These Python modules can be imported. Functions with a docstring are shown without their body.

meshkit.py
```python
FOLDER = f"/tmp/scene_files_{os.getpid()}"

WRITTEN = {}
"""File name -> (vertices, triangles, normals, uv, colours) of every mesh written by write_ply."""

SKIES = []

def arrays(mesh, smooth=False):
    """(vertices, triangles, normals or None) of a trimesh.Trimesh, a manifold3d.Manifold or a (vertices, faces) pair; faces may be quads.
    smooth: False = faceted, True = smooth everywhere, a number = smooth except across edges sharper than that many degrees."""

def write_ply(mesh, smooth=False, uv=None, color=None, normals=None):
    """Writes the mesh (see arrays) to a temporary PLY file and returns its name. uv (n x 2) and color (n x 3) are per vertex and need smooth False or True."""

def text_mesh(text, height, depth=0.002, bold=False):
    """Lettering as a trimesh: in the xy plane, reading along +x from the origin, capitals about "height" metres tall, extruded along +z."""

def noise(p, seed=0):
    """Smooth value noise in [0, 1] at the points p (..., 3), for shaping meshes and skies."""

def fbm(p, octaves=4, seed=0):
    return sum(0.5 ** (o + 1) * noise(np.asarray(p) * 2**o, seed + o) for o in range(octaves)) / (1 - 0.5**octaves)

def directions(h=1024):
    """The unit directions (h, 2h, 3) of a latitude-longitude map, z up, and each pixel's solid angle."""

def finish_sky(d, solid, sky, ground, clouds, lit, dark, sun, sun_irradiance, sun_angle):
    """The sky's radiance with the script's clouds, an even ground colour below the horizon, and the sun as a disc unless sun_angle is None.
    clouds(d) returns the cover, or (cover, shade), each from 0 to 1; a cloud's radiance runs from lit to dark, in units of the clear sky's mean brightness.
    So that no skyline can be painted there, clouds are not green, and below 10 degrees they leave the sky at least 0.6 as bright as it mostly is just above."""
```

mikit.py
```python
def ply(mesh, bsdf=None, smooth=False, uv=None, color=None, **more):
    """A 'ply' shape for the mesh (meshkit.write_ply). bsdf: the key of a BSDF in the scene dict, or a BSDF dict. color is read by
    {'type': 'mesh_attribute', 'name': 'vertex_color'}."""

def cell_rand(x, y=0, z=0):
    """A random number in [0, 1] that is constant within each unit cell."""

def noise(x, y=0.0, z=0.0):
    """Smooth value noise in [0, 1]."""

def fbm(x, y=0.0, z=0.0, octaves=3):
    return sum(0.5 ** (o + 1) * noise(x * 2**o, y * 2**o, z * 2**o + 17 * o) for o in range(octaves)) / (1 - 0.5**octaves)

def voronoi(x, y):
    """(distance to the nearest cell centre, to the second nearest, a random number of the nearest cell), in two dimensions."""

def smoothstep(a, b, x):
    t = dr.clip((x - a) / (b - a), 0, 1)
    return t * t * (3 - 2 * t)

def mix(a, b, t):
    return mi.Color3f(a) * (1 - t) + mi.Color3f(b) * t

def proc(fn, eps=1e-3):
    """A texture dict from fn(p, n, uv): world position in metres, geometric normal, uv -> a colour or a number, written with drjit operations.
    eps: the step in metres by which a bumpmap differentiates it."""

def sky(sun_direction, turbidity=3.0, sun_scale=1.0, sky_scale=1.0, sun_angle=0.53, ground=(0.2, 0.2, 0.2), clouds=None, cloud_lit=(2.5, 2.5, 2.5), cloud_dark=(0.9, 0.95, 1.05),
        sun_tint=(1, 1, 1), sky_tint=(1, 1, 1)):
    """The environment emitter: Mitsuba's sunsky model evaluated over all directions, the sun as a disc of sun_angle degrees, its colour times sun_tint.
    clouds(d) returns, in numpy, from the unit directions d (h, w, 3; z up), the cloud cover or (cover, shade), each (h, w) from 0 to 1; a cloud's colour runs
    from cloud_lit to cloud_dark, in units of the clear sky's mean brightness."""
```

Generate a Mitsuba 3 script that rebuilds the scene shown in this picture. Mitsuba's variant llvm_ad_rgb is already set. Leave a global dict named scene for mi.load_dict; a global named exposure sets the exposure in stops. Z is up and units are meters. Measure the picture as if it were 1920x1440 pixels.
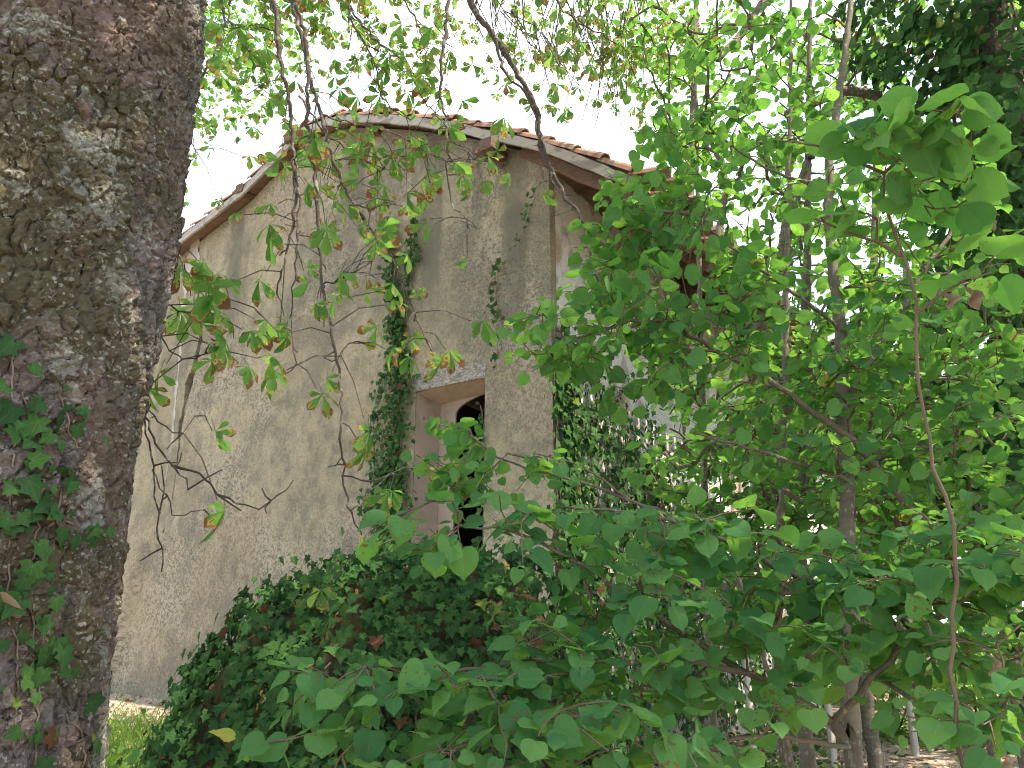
import math, random, numpy as np, trimesh, drjit as dr, mitsuba as mi, mikit, meshkit
import manifold3d as m3, shapely
from shapely.geometry import Polygon, LineString
from scipy.spatial import cKDTree
from mikit import noise, fbm, voronoi, cell_rand, smoothstep, mix, proc
T = mi.ScalarTransform4f
scene, labels = {}, {}

# ---------------------------------------------------------------- camera, sky, exposure
HFOV, PITCH, EYE = 65.0, math.radians(17.6), np.array([0, 0, 1.55])
scene['camera'] = {'type': 'perspective', 'fov': HFOV, 'fov_axis': 'x', 'near_clip': 0.05, 'far_clip': 500.0,
                   'to_world': T().look_at(origin=EYE.tolist(), target=(EYE + [0, math.cos(PITCH), math.sin(PITCH)]).tolist(), up=[0, 0, 1])}
SUN = np.array([0.856 * .57, -0.517 * .57, .82])
def veil(d):                                          # a bright milky August sky
    n = meshkit.fbm(d * 2.6 + 7, 4, 2)
    return np.clip(.45 + 1.1 * (n - .3), .35, .95), np.clip(1.2 * (n - .62), 0, .5)
scene['sky'] = mikit.sky(SUN.tolist(), turbidity=4.0, clouds=veil, cloud_lit=(2.45, 2.65, 2.9), cloud_dark=(.9, 1.0, 1.1))
exposure = 3.1

# ---------------------------------------------------------------- helpers
FOC = 960 / math.tan(math.radians(HFOV / 2))
def ray(px, py):
    dx, dy = (px - 960) / FOC, (720 - py) / FOC
    return np.array([dx, math.cos(PITCH) - math.sin(PITCH) * dy, math.sin(PITCH) + math.cos(PITCH) * dy])
def P(px, py, Y):                                     # the place Y metres ahead that a survey point of the photograph stands at
    r = ray(px, py)
    return EYE + r * Y / r[1]
def PL(pts, Y0, Y1=None):
    Y1 = Y0 if Y1 is None else Y1
    return np.array([P(x, y, Y0 + (Y1 - Y0) * i / max(1, len(pts) - 1)) for i, (x, y) in enumerate(pts)])
def project(v):
    v = np.asarray(v) - EYE
    cz = v[:, 1] * math.cos(PITCH) + v[:, 2] * math.sin(PITCH)
    cy = -v[:, 1] * math.sin(PITCH) + v[:, 2] * math.cos(PITCH)
    cz_ = np.maximum(cz, 1e-3)
    return 960 + FOC * v[:, 0] / cz_, 720 - FOC * cy / cz_, cz
def num(k):
    if k not in scene and k not in labels: return k
    i = 1
    while f'{k}_{i:03d}' in scene or f'{k}_{i:03d}' in labels: i += 1
    return f'{k}_{i:03d}'
COUNT = {}
def key_of(base):
    n = COUNT.get(base, 0); COUNT[base] = n + 1
    return base if n == 0 else f'{base}_{n:03d}'
def thing(name, label, cat, group=None):
    k = key_of(name)
    labels[k] = {'label': label, 'category': cat}
    if group: labels[k]['group'] = group
    return k
def part(holder, name, mesh, mat, smooth=False, uv=None, stuff=False, label=None, **kw):
    k = key_of(f'{holder}__{name}')
    scene[k] = mikit.ply(mesh, mat, smooth=smooth, uv=uv, **kw)
    if stuff or label: labels[k] = {**({'kind': 'stuff'} if stuff else {}), **({'label': label} if label else {})}
    return k
def solo(name, mesh, mat, label=None, cat=None, kind=None, group=None, smooth=False, uv=None):
    k = key_of(name)
    scene[k] = mikit.ply(mesh, mat, smooth=smooth, uv=uv)
    labels[k] = {a: b for a, b in (('label', label), ('category', cat), ('kind', kind), ('group', group)) if b}
    return k
def unit(v):
    v = np.asarray(v, float)
    return v / np.maximum(np.linalg.norm(v, axis=-1, keepdims=True), 1e-12)
def resample(p, step):
    p = np.asarray(p, float)
    d = np.concatenate([[0], np.cumsum(np.linalg.norm(np.diff(p, axis=0), axis=1))])
    n = max(2, int(math.ceil(d[-1] / step)) + 1)
    s = np.linspace(0, d[-1], n)
    return np.stack([np.interp(s, d, p[:, k]) for k in range(3)], 1)
def smooth_line(p, step=.03):
    p = np.asarray(p, float)                          # Catmull-Rom
    if len(p) < 3: return resample(p, step)
    q = np.vstack([2 * p[0] - p[1], p, 2 * p[-1] - p[-2]])
    out = []
    for i in range(1, len(q) - 2):
        t = np.linspace(0, 1, 9)[:-1, None]
        a, b, c, d = q[i - 1], q[i], q[i + 1], q[i + 2]
        out.append(.5 * (2 * b + (c - a) * t + (2 * a - 5 * b + 4 * c - d) * t * t + (3 * b - a - 3 * c + d) * t ** 3))
    return resample(np.vstack(out + [p[-1:]]), step)
def tube(p, r, sides=6, rough=0.0, seed=0):
    p = np.asarray(p, float); n = len(p)
    r = np.broadcast_to(r, (n,))
    t = unit(np.gradient(p, axis=0))
    a = unit(np.cross(t, np.where(np.abs(t[:, 2:]) < .9, [0, 0, 1.0], [1.0, 0, 0])))
    b = np.cross(t, a)
    ang = np.arange(sides) * 2 * np.pi / sides
    rr = r[:, None] * np.ones(sides)
    if rough: rr = rr * (1 + rough * (np.random.default_rng(seed).random((n, sides)) - .5) * 2)
    v = p[:, None] + rr[..., None] * (np.cos(ang)[None, :, None] * a[:, None] + np.sin(ang)[None, :, None] * b[:, None])
    i, j = np.meshgrid(np.arange(n - 1), np.arange(sides), indexing='ij')
    q = np.stack([i * sides + j, i * sides + (j + 1) % sides, (i + 1) * sides + (j + 1) % sides, (i + 1) * sides + j], -1).reshape(-1, 4)
    v = np.vstack([v.reshape(-1, 3), p[:1] - t[:1] * r[0] * .3, p[-1:] + t[-1:] * r[-1] * .6])
    k = np.arange(sides)
    caps = np.vstack([np.stack([(k + 1) % sides, k, k * 0 + n * sides], 1), np.stack([(n - 1) * sides + k, (n - 1) * sides + (k + 1) % sides, k * 0 + n * sides + 1], 1)])
    return v, np.vstack([q[:, [0, 1, 2]], q[:, [0, 2, 3]], caps])
def join(ms):
    ms = [m for m in ms if len(m[0])]
    at = np.cumsum([0] + [len(m[0]) for m in ms])
    return np.vstack([m[0] for m in ms]), np.vstack([np.asarray(m[1]) + a for m, a in zip(ms, at)])
def box(c, ax, ay, az, hx, hy, hz):
    c, ax, ay, az = (np.asarray(x, float) for x in (c, ax, ay, az))
    s = np.array([[x, y, z] for x in (-1, 1) for y in (-1, 1) for z in (-1, 1)], float)
    v = c + s[:, :1] * hx * ax + s[:, 1:2] * hy * ay + s[:, 2:] * hz * az
    f = np.array([[0, 1, 3], [0, 3, 2], [4, 6, 7], [4, 7, 5], [0, 4, 5], [0, 5, 1], [2, 3, 7], [2, 7, 6], [0, 2, 6], [0, 6, 4], [1, 5, 7], [1, 7, 3]])
    if np.dot(np.cross(ax, ay), az) < 0: f = f[:, ::-1]
    return v, f
def beam(a, b, hw, hh, up=(0, 0, 1), bow=.004, seed=0, n=8):   # a worn, slightly bowed squared timber
    a, b = np.asarray(a, float), np.asarray(b, float)
    d = unit(b - a); side = unit(np.cross(d, up)); u = np.cross(side, d)
    rng = np.random.default_rng(seed); rings = []
    sec = np.array([[-1, -.8], [-.8, -1], [.8, -1], [1, -.8], [1, .8], [.8, 1], [-.8, 1], [-1, .8]])
    for i in range(n + 1):
        w = rng.normal(0, bow, 2); s = sec * (1 + rng.normal(0, .03, sec.shape))
        rings.append(a + (b - a) * i / n + (s[:, :1] * hw + w[0]) * side + (s[:, 1:] * hh + w[1]) * u)
    v = np.vstack(rings); k = 8; f = []
    for i in range(n):
        for j in range(k):
            f += [[i * k + j, i * k + (j + 1) % k, (i + 1) * k + (j + 1) % k], [i * k + j, (i + 1) * k + (j + 1) % k, (i + 1) * k + j]]
    for j in range(1, k - 1): f += [[0, j + 1, j], [n * k, n * k + j, n * k + j + 1]]
    return v, np.array(f)

# ---------------------------------------------------------------- materials
def leaf_mat(key, fn, trans=1.1, rough=.45, eta=1.45):
    scene[key] = {'type': 'principledthin', 'base_color': proc(fn), 'roughness': rough, 'diff_trans': trans, 'eta': eta, 'spec_tint': 0.0}
def leaf_mat2(key, face, through, w=.5, rough=.36, eta=1.7):     # a leaf's two pigments: what it reflects and what it lets through
    scene[key] = {'type': 'blendbsdf', 'weight': w,
                  'a': {'type': 'principledthin', 'base_color': proc(face), 'roughness': rough, 'diff_trans': 0.0, 'eta': eta, 'spec_tint': 0.0},
                  'b': {'type': 'principledthin', 'base_color': proc(through), 'roughness': rough, 'diff_trans': 2.0, 'eta': eta, 'spec_tint': 0.0}}
def opaque(key, fn, rough=.8, spec=.3, bump=None, height=.004, eps=1e-3):
    b = {'type': 'principled', 'base_color': proc(fn) if callable(fn) else {'type': 'rgb', 'value': list(fn)}, 'roughness': rough, 'specular': spec}
    if bump: b = {'type': 'bumpmap', 'tex': proc(bump, eps), 'scale': height, 'bsdf': b}
    scene[key] = {'type': 'twosided', 'bsdf': b}
def lime_pigment(lo, hi, yellow, vlift):
    def fn(p, n, uv):
        i = dr.floor(uv.x); x, y = uv.x - i, dr.abs(uv.y - .5)
        r, r2 = cell_rand(i, 3), cell_rand(i, 7)
        c = mix(lo, hi, r)
        c = mix(c, yellow, dr.select(r2 > .996, 1.0, 0.0))
        v = x * 9 - y * 8; w = dr.abs(v - dr.floor(v) - .5)
        vein = dr.maximum(smoothstep(.44, .5, w), smoothstep(.018, .006, y))
        c = mix(c, c * vlift + mi.Color3f(.03, .04, .02), .6 * vein)
        bite = smoothstep(.70, .74, fbm(x * 9 + cell_rand(i, 1) * 80, uv.y * 9, cell_rand(i, 2) * 80, 2)) * dr.select(r2 < .4, 1.0, 0.0)
        return mix(c, (.17, .10, .045), bite * .8)
    return fn
leaf_mat2('lime_leaf_mat', lime_pigment((.050, .140, .062), (.105, .235, .085), (.36, .36, .08), 1.5), lime_pigment((.12, .33, .04), (.25, .52, .06), (.46, .46, .07), .75))
def ivy_fn(p, n, uv):
    i = dr.floor(uv.x); x, y = uv.x - i, dr.abs(uv.y - .5)
    r, r2 = cell_rand(i, 3), cell_rand(i, 9)
    c = mix((.030, .075, .030), (.065, .15, .042), r)
    c = mix(c, (.12, .06, .035), dr.select(r2 > .978, 1.0, 0.0))
    c = mix(c, (.14, .20, .04), dr.select(r2 < .02, .8, 0.0))
    v = dr.minimum(y, dr.minimum(dr.abs(y - (x - .1) * .75), dr.abs(y + (x - .2) * 1.1)))
    return mix(c, c * 1.7 + mi.Color3f(.02, .03, .015), .5 * smoothstep(.02, .004, v))
leaf_mat('ivy_leaf_mat', ivy_fn, .5, .26, 1.55)
def chestnut_pigment(lo, hi, yellow):
    def fn(p, n, uv):
        i = dr.floor(uv.x); x, y = uv.x - i, dr.abs(uv.y - .5)
        r, r2 = cell_rand(i, 3), cell_rand(i, 5)
        c = mix(lo, hi, r)
        v = x * 14 - y * 10; w = dr.abs(v - dr.floor(v) - .5)
        c = mix(c, c * 1.3, .4 * smoothstep(.4, .5, w))
        blotch = fbm(x * 7 + cell_rand(i, 1) * 90, y * 9, cell_rand(i, 2) * 70) + (x - .78) * .9 + dr.maximum(y - .12, 0) * 1.2 + (r2 - .66) * .55
        c = mix(c, yellow, smoothstep(.42, .50, blotch))
        return mix(c, mix((.27, .135, .07), (.19, .09, .05), r), smoothstep(.53, .57, blotch))
    return fn
leaf_mat2('chestnut_leaf_mat', chestnut_pigment((.065, .150, .050), (.12, .24, .075), (.34, .33, .09)), chestnut_pigment((.13, .32, .045), (.26, .47, .07), (.48, .46, .08)))
def far_pigment(lo, hi):
    return lambda p, n, uv: mix(lo, hi, cell_rand(dr.floor(uv.x), 3))
leaf_mat2('far_leaf_mat', far_pigment((.06, .15, .05), (.12, .25, .075)), far_pigment((.13, .33, .04), (.28, .52, .06)))
def dead_fn(p, n, uv):
    i = dr.floor(uv.x)
    c = mix((.17, .12, .085), (.38, .29, .22), cell_rand(i, 3))
    return mix(c, (.26, .11, .05), dr.select(cell_rand(i, 5) > .90, 1.0, 0.0))
leaf_mat('dead_leaf_mat', dead_fn, .5, .6)
def weed_fn(p, n, uv):
    return mix((.05, .12, .028), (.11, .19, .045), cell_rand(dr.floor(uv.x), 3))
leaf_mat('weed_mat', weed_fn, .8, .5)
def grass_fn(p, n, uv):
    return mix((.07, .16, .025), (.16, .27, .05), cell_rand(dr.floor(uv.x), 3))
leaf_mat('grass_mat', grass_fn, .9, .5)
def bark_fn(p, n, uv):
    big = fbm(p.x * 3.1, p.y * 3.1, p.z * 2.3, 3)
    mid = fbm(p.x * 14 + 3, p.y * 14, p.z * 11, 3)
    fine = fbm(p.x * 75, p.y * 75, p.z * 60, 3)
    pl = cell_rand(dr.floor(uv.x * 64), 2)
    grit = fbm(p.x * 170, p.y * 170, p.z * 150, 2)
    c = mix((.036, .032, .029), (.185, .165, .148), smoothstep(.2, .8, fine * .40 + pl * .25 + grit * .35))
    c = mix(c, mix((.13, .092, .088), (.19, .145, .14), fine), smoothstep(.50, .60, mid * .6 + pl * .4) * .7)
    rust = smoothstep(.52, .62, fbm(p.x * 2.0 + 9, p.y * 2.0, p.z * 1.7, 3) + .2 * (mid - .5))
    c = mix(c, mix((.09, .06, .04), (.17, .115, .08), fine), rust * .4)
    moss = smoothstep(.46, .56, big * .75 + .25 * mid + .30 * (fine - .5))
    c = mix(c, mix((.036, .034, .016), (.092, .082, .036), fbm(p.x * 110, p.y * 110, p.z * 110, 2)), moss * .75)
    lich = smoothstep(.655, .70, .5 * fbm(p.x * 5 + 31, p.y * 5, p.z * 4, 2) + .35 * mid + .28 * fine)
    c = mix(c, mix((.12, .125, .112), (.27, .28, .25), grit), lich * .65)
    speck = smoothstep(.62, .69, fbm(p.x * 95, p.y * 95 + 3, p.z * 85, 2)) * smoothstep(.40, .56, mid)
    return mix(c, (.28, .285, .255), speck * .7)
opaque('bark_mat', bark_fn, .9, .2, lambda p, n, uv: fbm(p.x * 110, p.y * 110, p.z * 90, 4), .012)
opaque('twig_mat', lambda p, n, uv: mix(mix((.05, .042, .038), (.11, .09, .075), fbm(p.x * 40, p.y * 40, p.z * 40)), (.22, .235, .195), .8 * smoothstep(.60, .68, fbm(p.x * 30 + 7, p.y * 30, p.z * 30, 3))), .85, .2)
opaque('lime_bark_mat', lambda p, n, uv: mix(mix((.072, .062, .045), (.150, .132, .098), fbm(p.x * 14, p.y * 14, p.z * 50)), (.24, .235, .20), .7 * smoothstep(.66, .76, fbm(p.x * 70, p.y * 70, p.z * 35, 2))), .75, .3,
       lambda p, n, uv: noise(p.x * 120, p.y * 120, p.z * 60), .001)
opaque('shoot_mat', lambda p, n, uv: mix((.075, .050, .036), (.15, .10, .07), fbm(p.x * 30, p.y * 30, p.z * 12)), .6, .4)
opaque('ivy_stem_mat', lambda p, n, uv: mix((.13, .09, .06), (.27, .22, .17), fbm(p.x * 60, p.y * 60, p.z * 20)), .85, .2)
def moss_fn(p, n, uv):
    return mix((.055, .055, .015), (.15, .12, .035), fbm(p.x * 60, p.y * 60, p.z * 60, 2))
opaque('moss_mat', moss_fn, 1.0, .1)
def stump_fn(p, n, uv):
    f = fbm(p.x * 25, p.y * 25, p.z * 8, 3)
    c = mix((.035, .026, .02), (.11, .08, .055), f)
    return mix(c, mix((.055, .05, .02), (.13, .105, .045), fbm(p.x * 70, p.y * 70, p.z * 70, 2)), smoothstep(.45, .56, fbm(p.x * 4, p.y * 4, p.z * 3, 3)))
opaque('stump_mat', stump_fn, .95, .1, lambda p, n, uv: fbm(p.x * 60, p.y * 60, p.z * 25, 3), .008)

# ---------------------------------------------------------------- ground
def G(x, y):
    x, y = np.asarray(x, float), np.asarray(y, float)
    s = np.clip((y - 2) / 11, 0, 1); s = s * s * (3 - 2 * s)
    side = 1 / (1 + np.exp((x + 1.5) / 1.2))
    far = np.clip((y - 13) / 30, 0, 1)
    return s * (.28 + .62 * side) + 1.2 * far + .05 * (meshkit.fbm(np.stack([x * .6, y * .6, x * 0], -1), 3, 5) - .5) * 2
def ground_mesh():
    def axis(n, fine, far): 
        u = np.linspace(-1, 1, n); return np.sign(u) * (np.abs(u) * fine + np.abs(u) ** 4 * far)
    gx, gy = axis(141, 14, 200), axis(141, 16, 200) + 6
    X, Y = np.meshgrid(gx, gy, indexing='ij')
    v = np.stack([X, Y, G(X, Y)], -1).reshape(-1, 3); n = 141
    i, j = np.meshgrid(np.arange(n - 1), np.arange(n - 1), indexing='ij')
    q = np.stack([i * n + j, (i + 1) * n + j, (i + 1) * n + j + 1, i * n + j + 1], -1).reshape(-1, 4)
    return v, np.vstack([q[:, [0, 1, 2]], q[:, [0, 2, 3]]])
def soil_fn(p, n, uv):
    a, b, w = voronoi(p.x * 28, p.y * 28)
    c = mix((.16, .12, .095), (.46, .38, .31), w * .7 + .3 * fbm(p.x * 60, p.y * 60))
    g = smoothstep(.52, .62, fbm(p.x * .9, p.y * .9, 3.0, 3))
    return mix(c, (.07, .10, .03), g * .5)
opaque('soil_mat', soil_fn, .95, .1, lambda p, n, uv: voronoi(p.x * 28, p.y * 28)[0], .012)
solo('ground', ground_mesh(), 'soil_mat', kind='structure', smooth=True)

# ---------------------------------------------------------------- the barn
ANG = math.radians(56)
DW, DS = np.array([-math.sin(ANG), math.cos(ANG), 0]), np.array([math.cos(ANG), math.sin(ANG), 0])
NG, NS = -DS, -DW                                     # outward normals of gable and long wall
C0 = P(1035, 700, 8.0); C0[2] = 0
UP = np.array([0, 0, 1.0])
def onwall(px, py, off=0.0, D=None):                  # where a survey point meets the gable plane (or a plane off in front of it): t, z
    d = DW if D is None else D
    nn = NG if D is None else NS
    r = ray(px, py); c = C0 + nn * off
    s, t = np.linalg.solve(np.array([[r[0], -d[0]], [r[1], -d[1]]]), c[:2])
    return t, EYE[2] + s * r[2]
def W(t, z, w=0.0): return C0 + DW * t + UP * z + NG * w
def wallmap(v): return C0 + v[:, :1] * DW + v[:, 1:2] * UP + v[:, 2:3] * NG       # (t, z, w) -> world
def sidemap(v): return C0 + v[:, :1] * DS + v[:, 1:2] * UP + v[:, 2:3] * NS
cx, cy = float(C0[0]), float(C0[1])
def tz(p): return (p.x - cx) * float(DW[0] + DS[0]) + (p.y - cy) * float(DW[1] + DS[1]), p.z
def render_fn(p, n, uv):
    t, z = tz(p)
    grain = noise(t * 66, z * 60, 2.0); g2 = noise(t * 29, z * 26, 5.0); sp = noise(t * 120, z * 110, 4.0)
    gg = .45 * grain + .3 * g2 + .25 * sp
    c = mix((.148, .130, .090), (.385, .348, .258), smoothstep(.22, .72, gg))
    c = mix(c, mix((.185, .150, .095), (.375, .315, .215), gg), .5 * smoothstep(.44, .62, fbm(t * .8 + 3, z * .8, 1.0, 4)))           # ochre patches
    c = mix(c, mix((.27, .235, .145), (.44, .395, .265), gg), .6 * smoothstep(.47, .60, fbm(t * .55 + 11, z * .45, 9.0, 4) + .10 * smoothstep(6.0, 7.5, t)))
    a = fbm(t * 1.1, z * 1.0, 4.0, 4); spots = fbm(t * 7, z * 5, 7.0, 4)
    zone = smoothstep(1.1, .2, dr.abs(z - 5.7 + 1.2 * (fbm(t * .9, z * .6, 3.3) - .5) * 2)) * .09 + smoothstep(.9, .2, dr.abs(z - 3.6 + .8 * (fbm(t * 1.2 + 8, z * .6, 3.3) - .5) * 2)) * .06
    mould = smoothstep(.42, .66, zone +  .62 * a + .38 * spots) * (.35 + .65 * smoothstep(.38, .66, .5 * g2 + .5 * spots))
    c = mix(c, mix((.075, .075, .06), (.165, .16, .13), gg), .62 * mould)                                                                # grey lichen blotches
    wob = .25 * (fbm(t * 1.7, z * .9, 2.5) - .5)
    def run(c0, wd, z0, z1):                          # dark run-off stains below the verge
        d = dr.abs(t + wob - c0) / wd
        edge = smoothstep(1.0, .35, d + .8 * (fbm(t * 7, z * .7, 8.0, 3) - .5)) * smoothstep(z0, z0 + 1.2, z + .9 * (fbm(t * 6, z * 1.2, 6.0) - .5)) * smoothstep(z1 + .4, z1, z)
        return edge * (.45 + .55 * grain)
    s = dr.maximum(dr.maximum(run(1.72, .22, 4.9, 8.0), run(.42, .25, 4.6, 7.4)), dr.maximum(run(5.6, .34, 5.2, 8.6), run(3.2, .28, 6.2, 8.8)))
    s = dr.maximum(s, .8 * run(1.0, .13, 5.2, 7.4))
    st = smoothstep(.50, .66, fbm(t * 2.1 + 4, z * .22, 12.0, 4)) * smoothstep(3.6, 6.2, z + 2.2 * (fbm(t * 3.5, z * .3, 15.0, 2) - .5))
    s = dr.maximum(s, .42 * st * (.4 + .6 * gg))
    return mix(c, mix((.06, .058, .045), (.15, .145, .115), gg), .85 * s)
def render_bump(p, n, uv):
    t, z = tz(p)
    return .55 * noise(t * 62, z * 62, p.x * 11) + .3 * noise(t * 130, z * 130, 3.0) + .5 * noise(t * 17, z * 17, 1.0)
opaque('render_mat', render_fn, .95, .15, render_bump, .020, 2e-3)
def pale_fn(p, n, uv):
    g = noise(p.x * 45, p.y * 45, p.z * 60)
    c = mix((.15, .143, .12), (.37, .352, .31), smoothstep(.2, .8, .6 * g + .4 * noise(p.x * 90, p.y * 90, p.z * 110)))
    return mix(c, (.14, .135, .12), .8 * smoothstep(.58, .68, fbm(p.x * 22, p.y * 22, p.z * 30, 3)))
opaque('grey_render_mat', pale_fn, .95, .15, lambda p, n, uv: noise(p.x * 60, p.y * 60, p.z * 70), .006)
def sidewall_fn(p, n, uv):
    g = noise(p.x * 40, p.y * 40, p.z * 55)
    c = mix((.27, .20, .15), (.42, .34, .27), g)
    c = mix(c, mix((.40, .395, .375), (.58, .575, .55), g), smoothstep(.40, .48, fbm(p.x * 1.1, p.y * 1.1, p.z * .7, 3) + .1 * smoothstep(3.4, 4.8, p.z)))
    return mix(c, (.20, .18, .15), .6 * smoothstep(.56, .66, fbm(p.x * 5, p.y * 5, p.z * 3, 4)))
opaque('side_render_mat', sidewall_fn, .95, .15, lambda p, n, uv: noise(p.x * 50, p.y * 50, p.z * 60) + .5 * noise(p.x * 17, p.y * 17, p.z * 17), .010)
opaque('plaster_mat', lambda p, n, uv: mix(mix((.36, .285, .23), (.45, .37, .31), fbm(p.x * 9, p.y * 9, p.z * 9, 3)), (.33, .25, .19), .7 * smoothstep(.55, .64, fbm(p.x * 6, p.y * 6, p.z * 4 + 4, 4))), .9, .2, lambda p, n, uv: fbm(p.x * 40, p.y * 40, p.z * 40), .004)
opaque('peach_mat', lambda p, n, uv: mix((.36, .27, .195), (.50, .40, .31), fbm(p.x * 20, p.y * 20, p.z * 9, 3)), .9, .2, lambda p, n, uv: fbm(p.x * 30, p.y * 30, p.z * 30), .006)
opaque('mortar_mat', lambda p, n, uv: mix((.27, .255, .21), (.52, .50, .45), fbm(p.x * 30, p.y * 30, p.z * 30, 3)), .95, .1, lambda p, n, uv: fbm(p.x * 70, p.y * 70, p.z * 70), .006)
opaque('rubble_mat', lambda p, n, uv: mix((.16, .10, .065), (.33, .23, .15), fbm(p.x * 20, p.y * 20, p.z * 20, 3)), .95, .1)
opaque('grey_wood_mat', lambda p, n, uv: mix(mix((.27, .25, .215), (.43, .41, .36), fbm(tz(p)[0] * 3, p.z * 90, p.x * 4, 3)), (.15, .135, .11), .6 * smoothstep(.56, .66, fbm(p.x * 6, p.y * 6, p.z * 8, 3))), .85, .2, lambda p, n, uv: noise(tz(p)[0] * 5, p.z * 140, 1.0), .003)
opaque('brown_wood_mat', lambda p, n, uv: mix((.085, .055, .04), (.18, .12, .085), fbm(p.x * 14, p.y * 14, p.z * 50, 3)), .8, .25, lambda p, n, uv: noise(p.x * 20, p.y * 20, p.z * 120), .003)
def tile_fn(p, n, uv):
    c = mix((.20, .10, .075), (.34, .19, .135), fbm(p.x * 5, p.y * 5, p.z * 5, 3))
    return mix(c, (.20, .19, .15), .8 * smoothstep(.5, .6, fbm(p.x * 16, p.y * 16, p.z * 16, 3)))
opaque('tile_mat', tile_fn, .85, .2)
opaque('boards_mat', lambda p, n, uv: mix((.17, .11, .075), (.33, .23, .16), fbm(p.x * 4, p.y * 30, p.z * 12, 3)), .85, .2)

barn = thing('barn', 'old gabled barn with stained ochre rendered wall, dark arched loft opening and tiled roof', 'barn')
VO = .22                                              # verge overhang in front of the gable
verge = np.array([onwall(x, y, VO) for x, y in [(1200, 330), (1100, 286), (1010, 255), (850, 220), (740, 208), (640, 207), (566, 232), (450, 350), (330, 444)]])
verge = verge[np.argsort(verge[:, 0])]
slope = (verge[-1, 1] - verge[-2, 1]) / (verge[-1, 0] - verge[-2, 0])
verge = np.vstack([verge, [9.0, verge[-1, 1] + slope * (9.0 - verge[-1, 0])]])
def vz(t): return np.interp(t, verge[:, 0], verge[:, 1])
TL, LEN = 8.3, 13.0                                   # gable width, length of the long wall
OT0, OT1, OZ0, OZ1 = .87, 1.86, 2.05, .5 * (onwall(782, 733)[1] + onwall(908, 706)[1])
top = [(t, vz(t) - .16) for t in np.linspace(TL, 0, 40)]
gab = Polygon([(0, -.5)] + [(TL, -.5)] + top)
hole = Polygon([(OT0, OZ0), (OT1, OZ0), (OT1 + .01, OZ1 - .01), (OT0, OZ1 + .01)])
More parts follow.
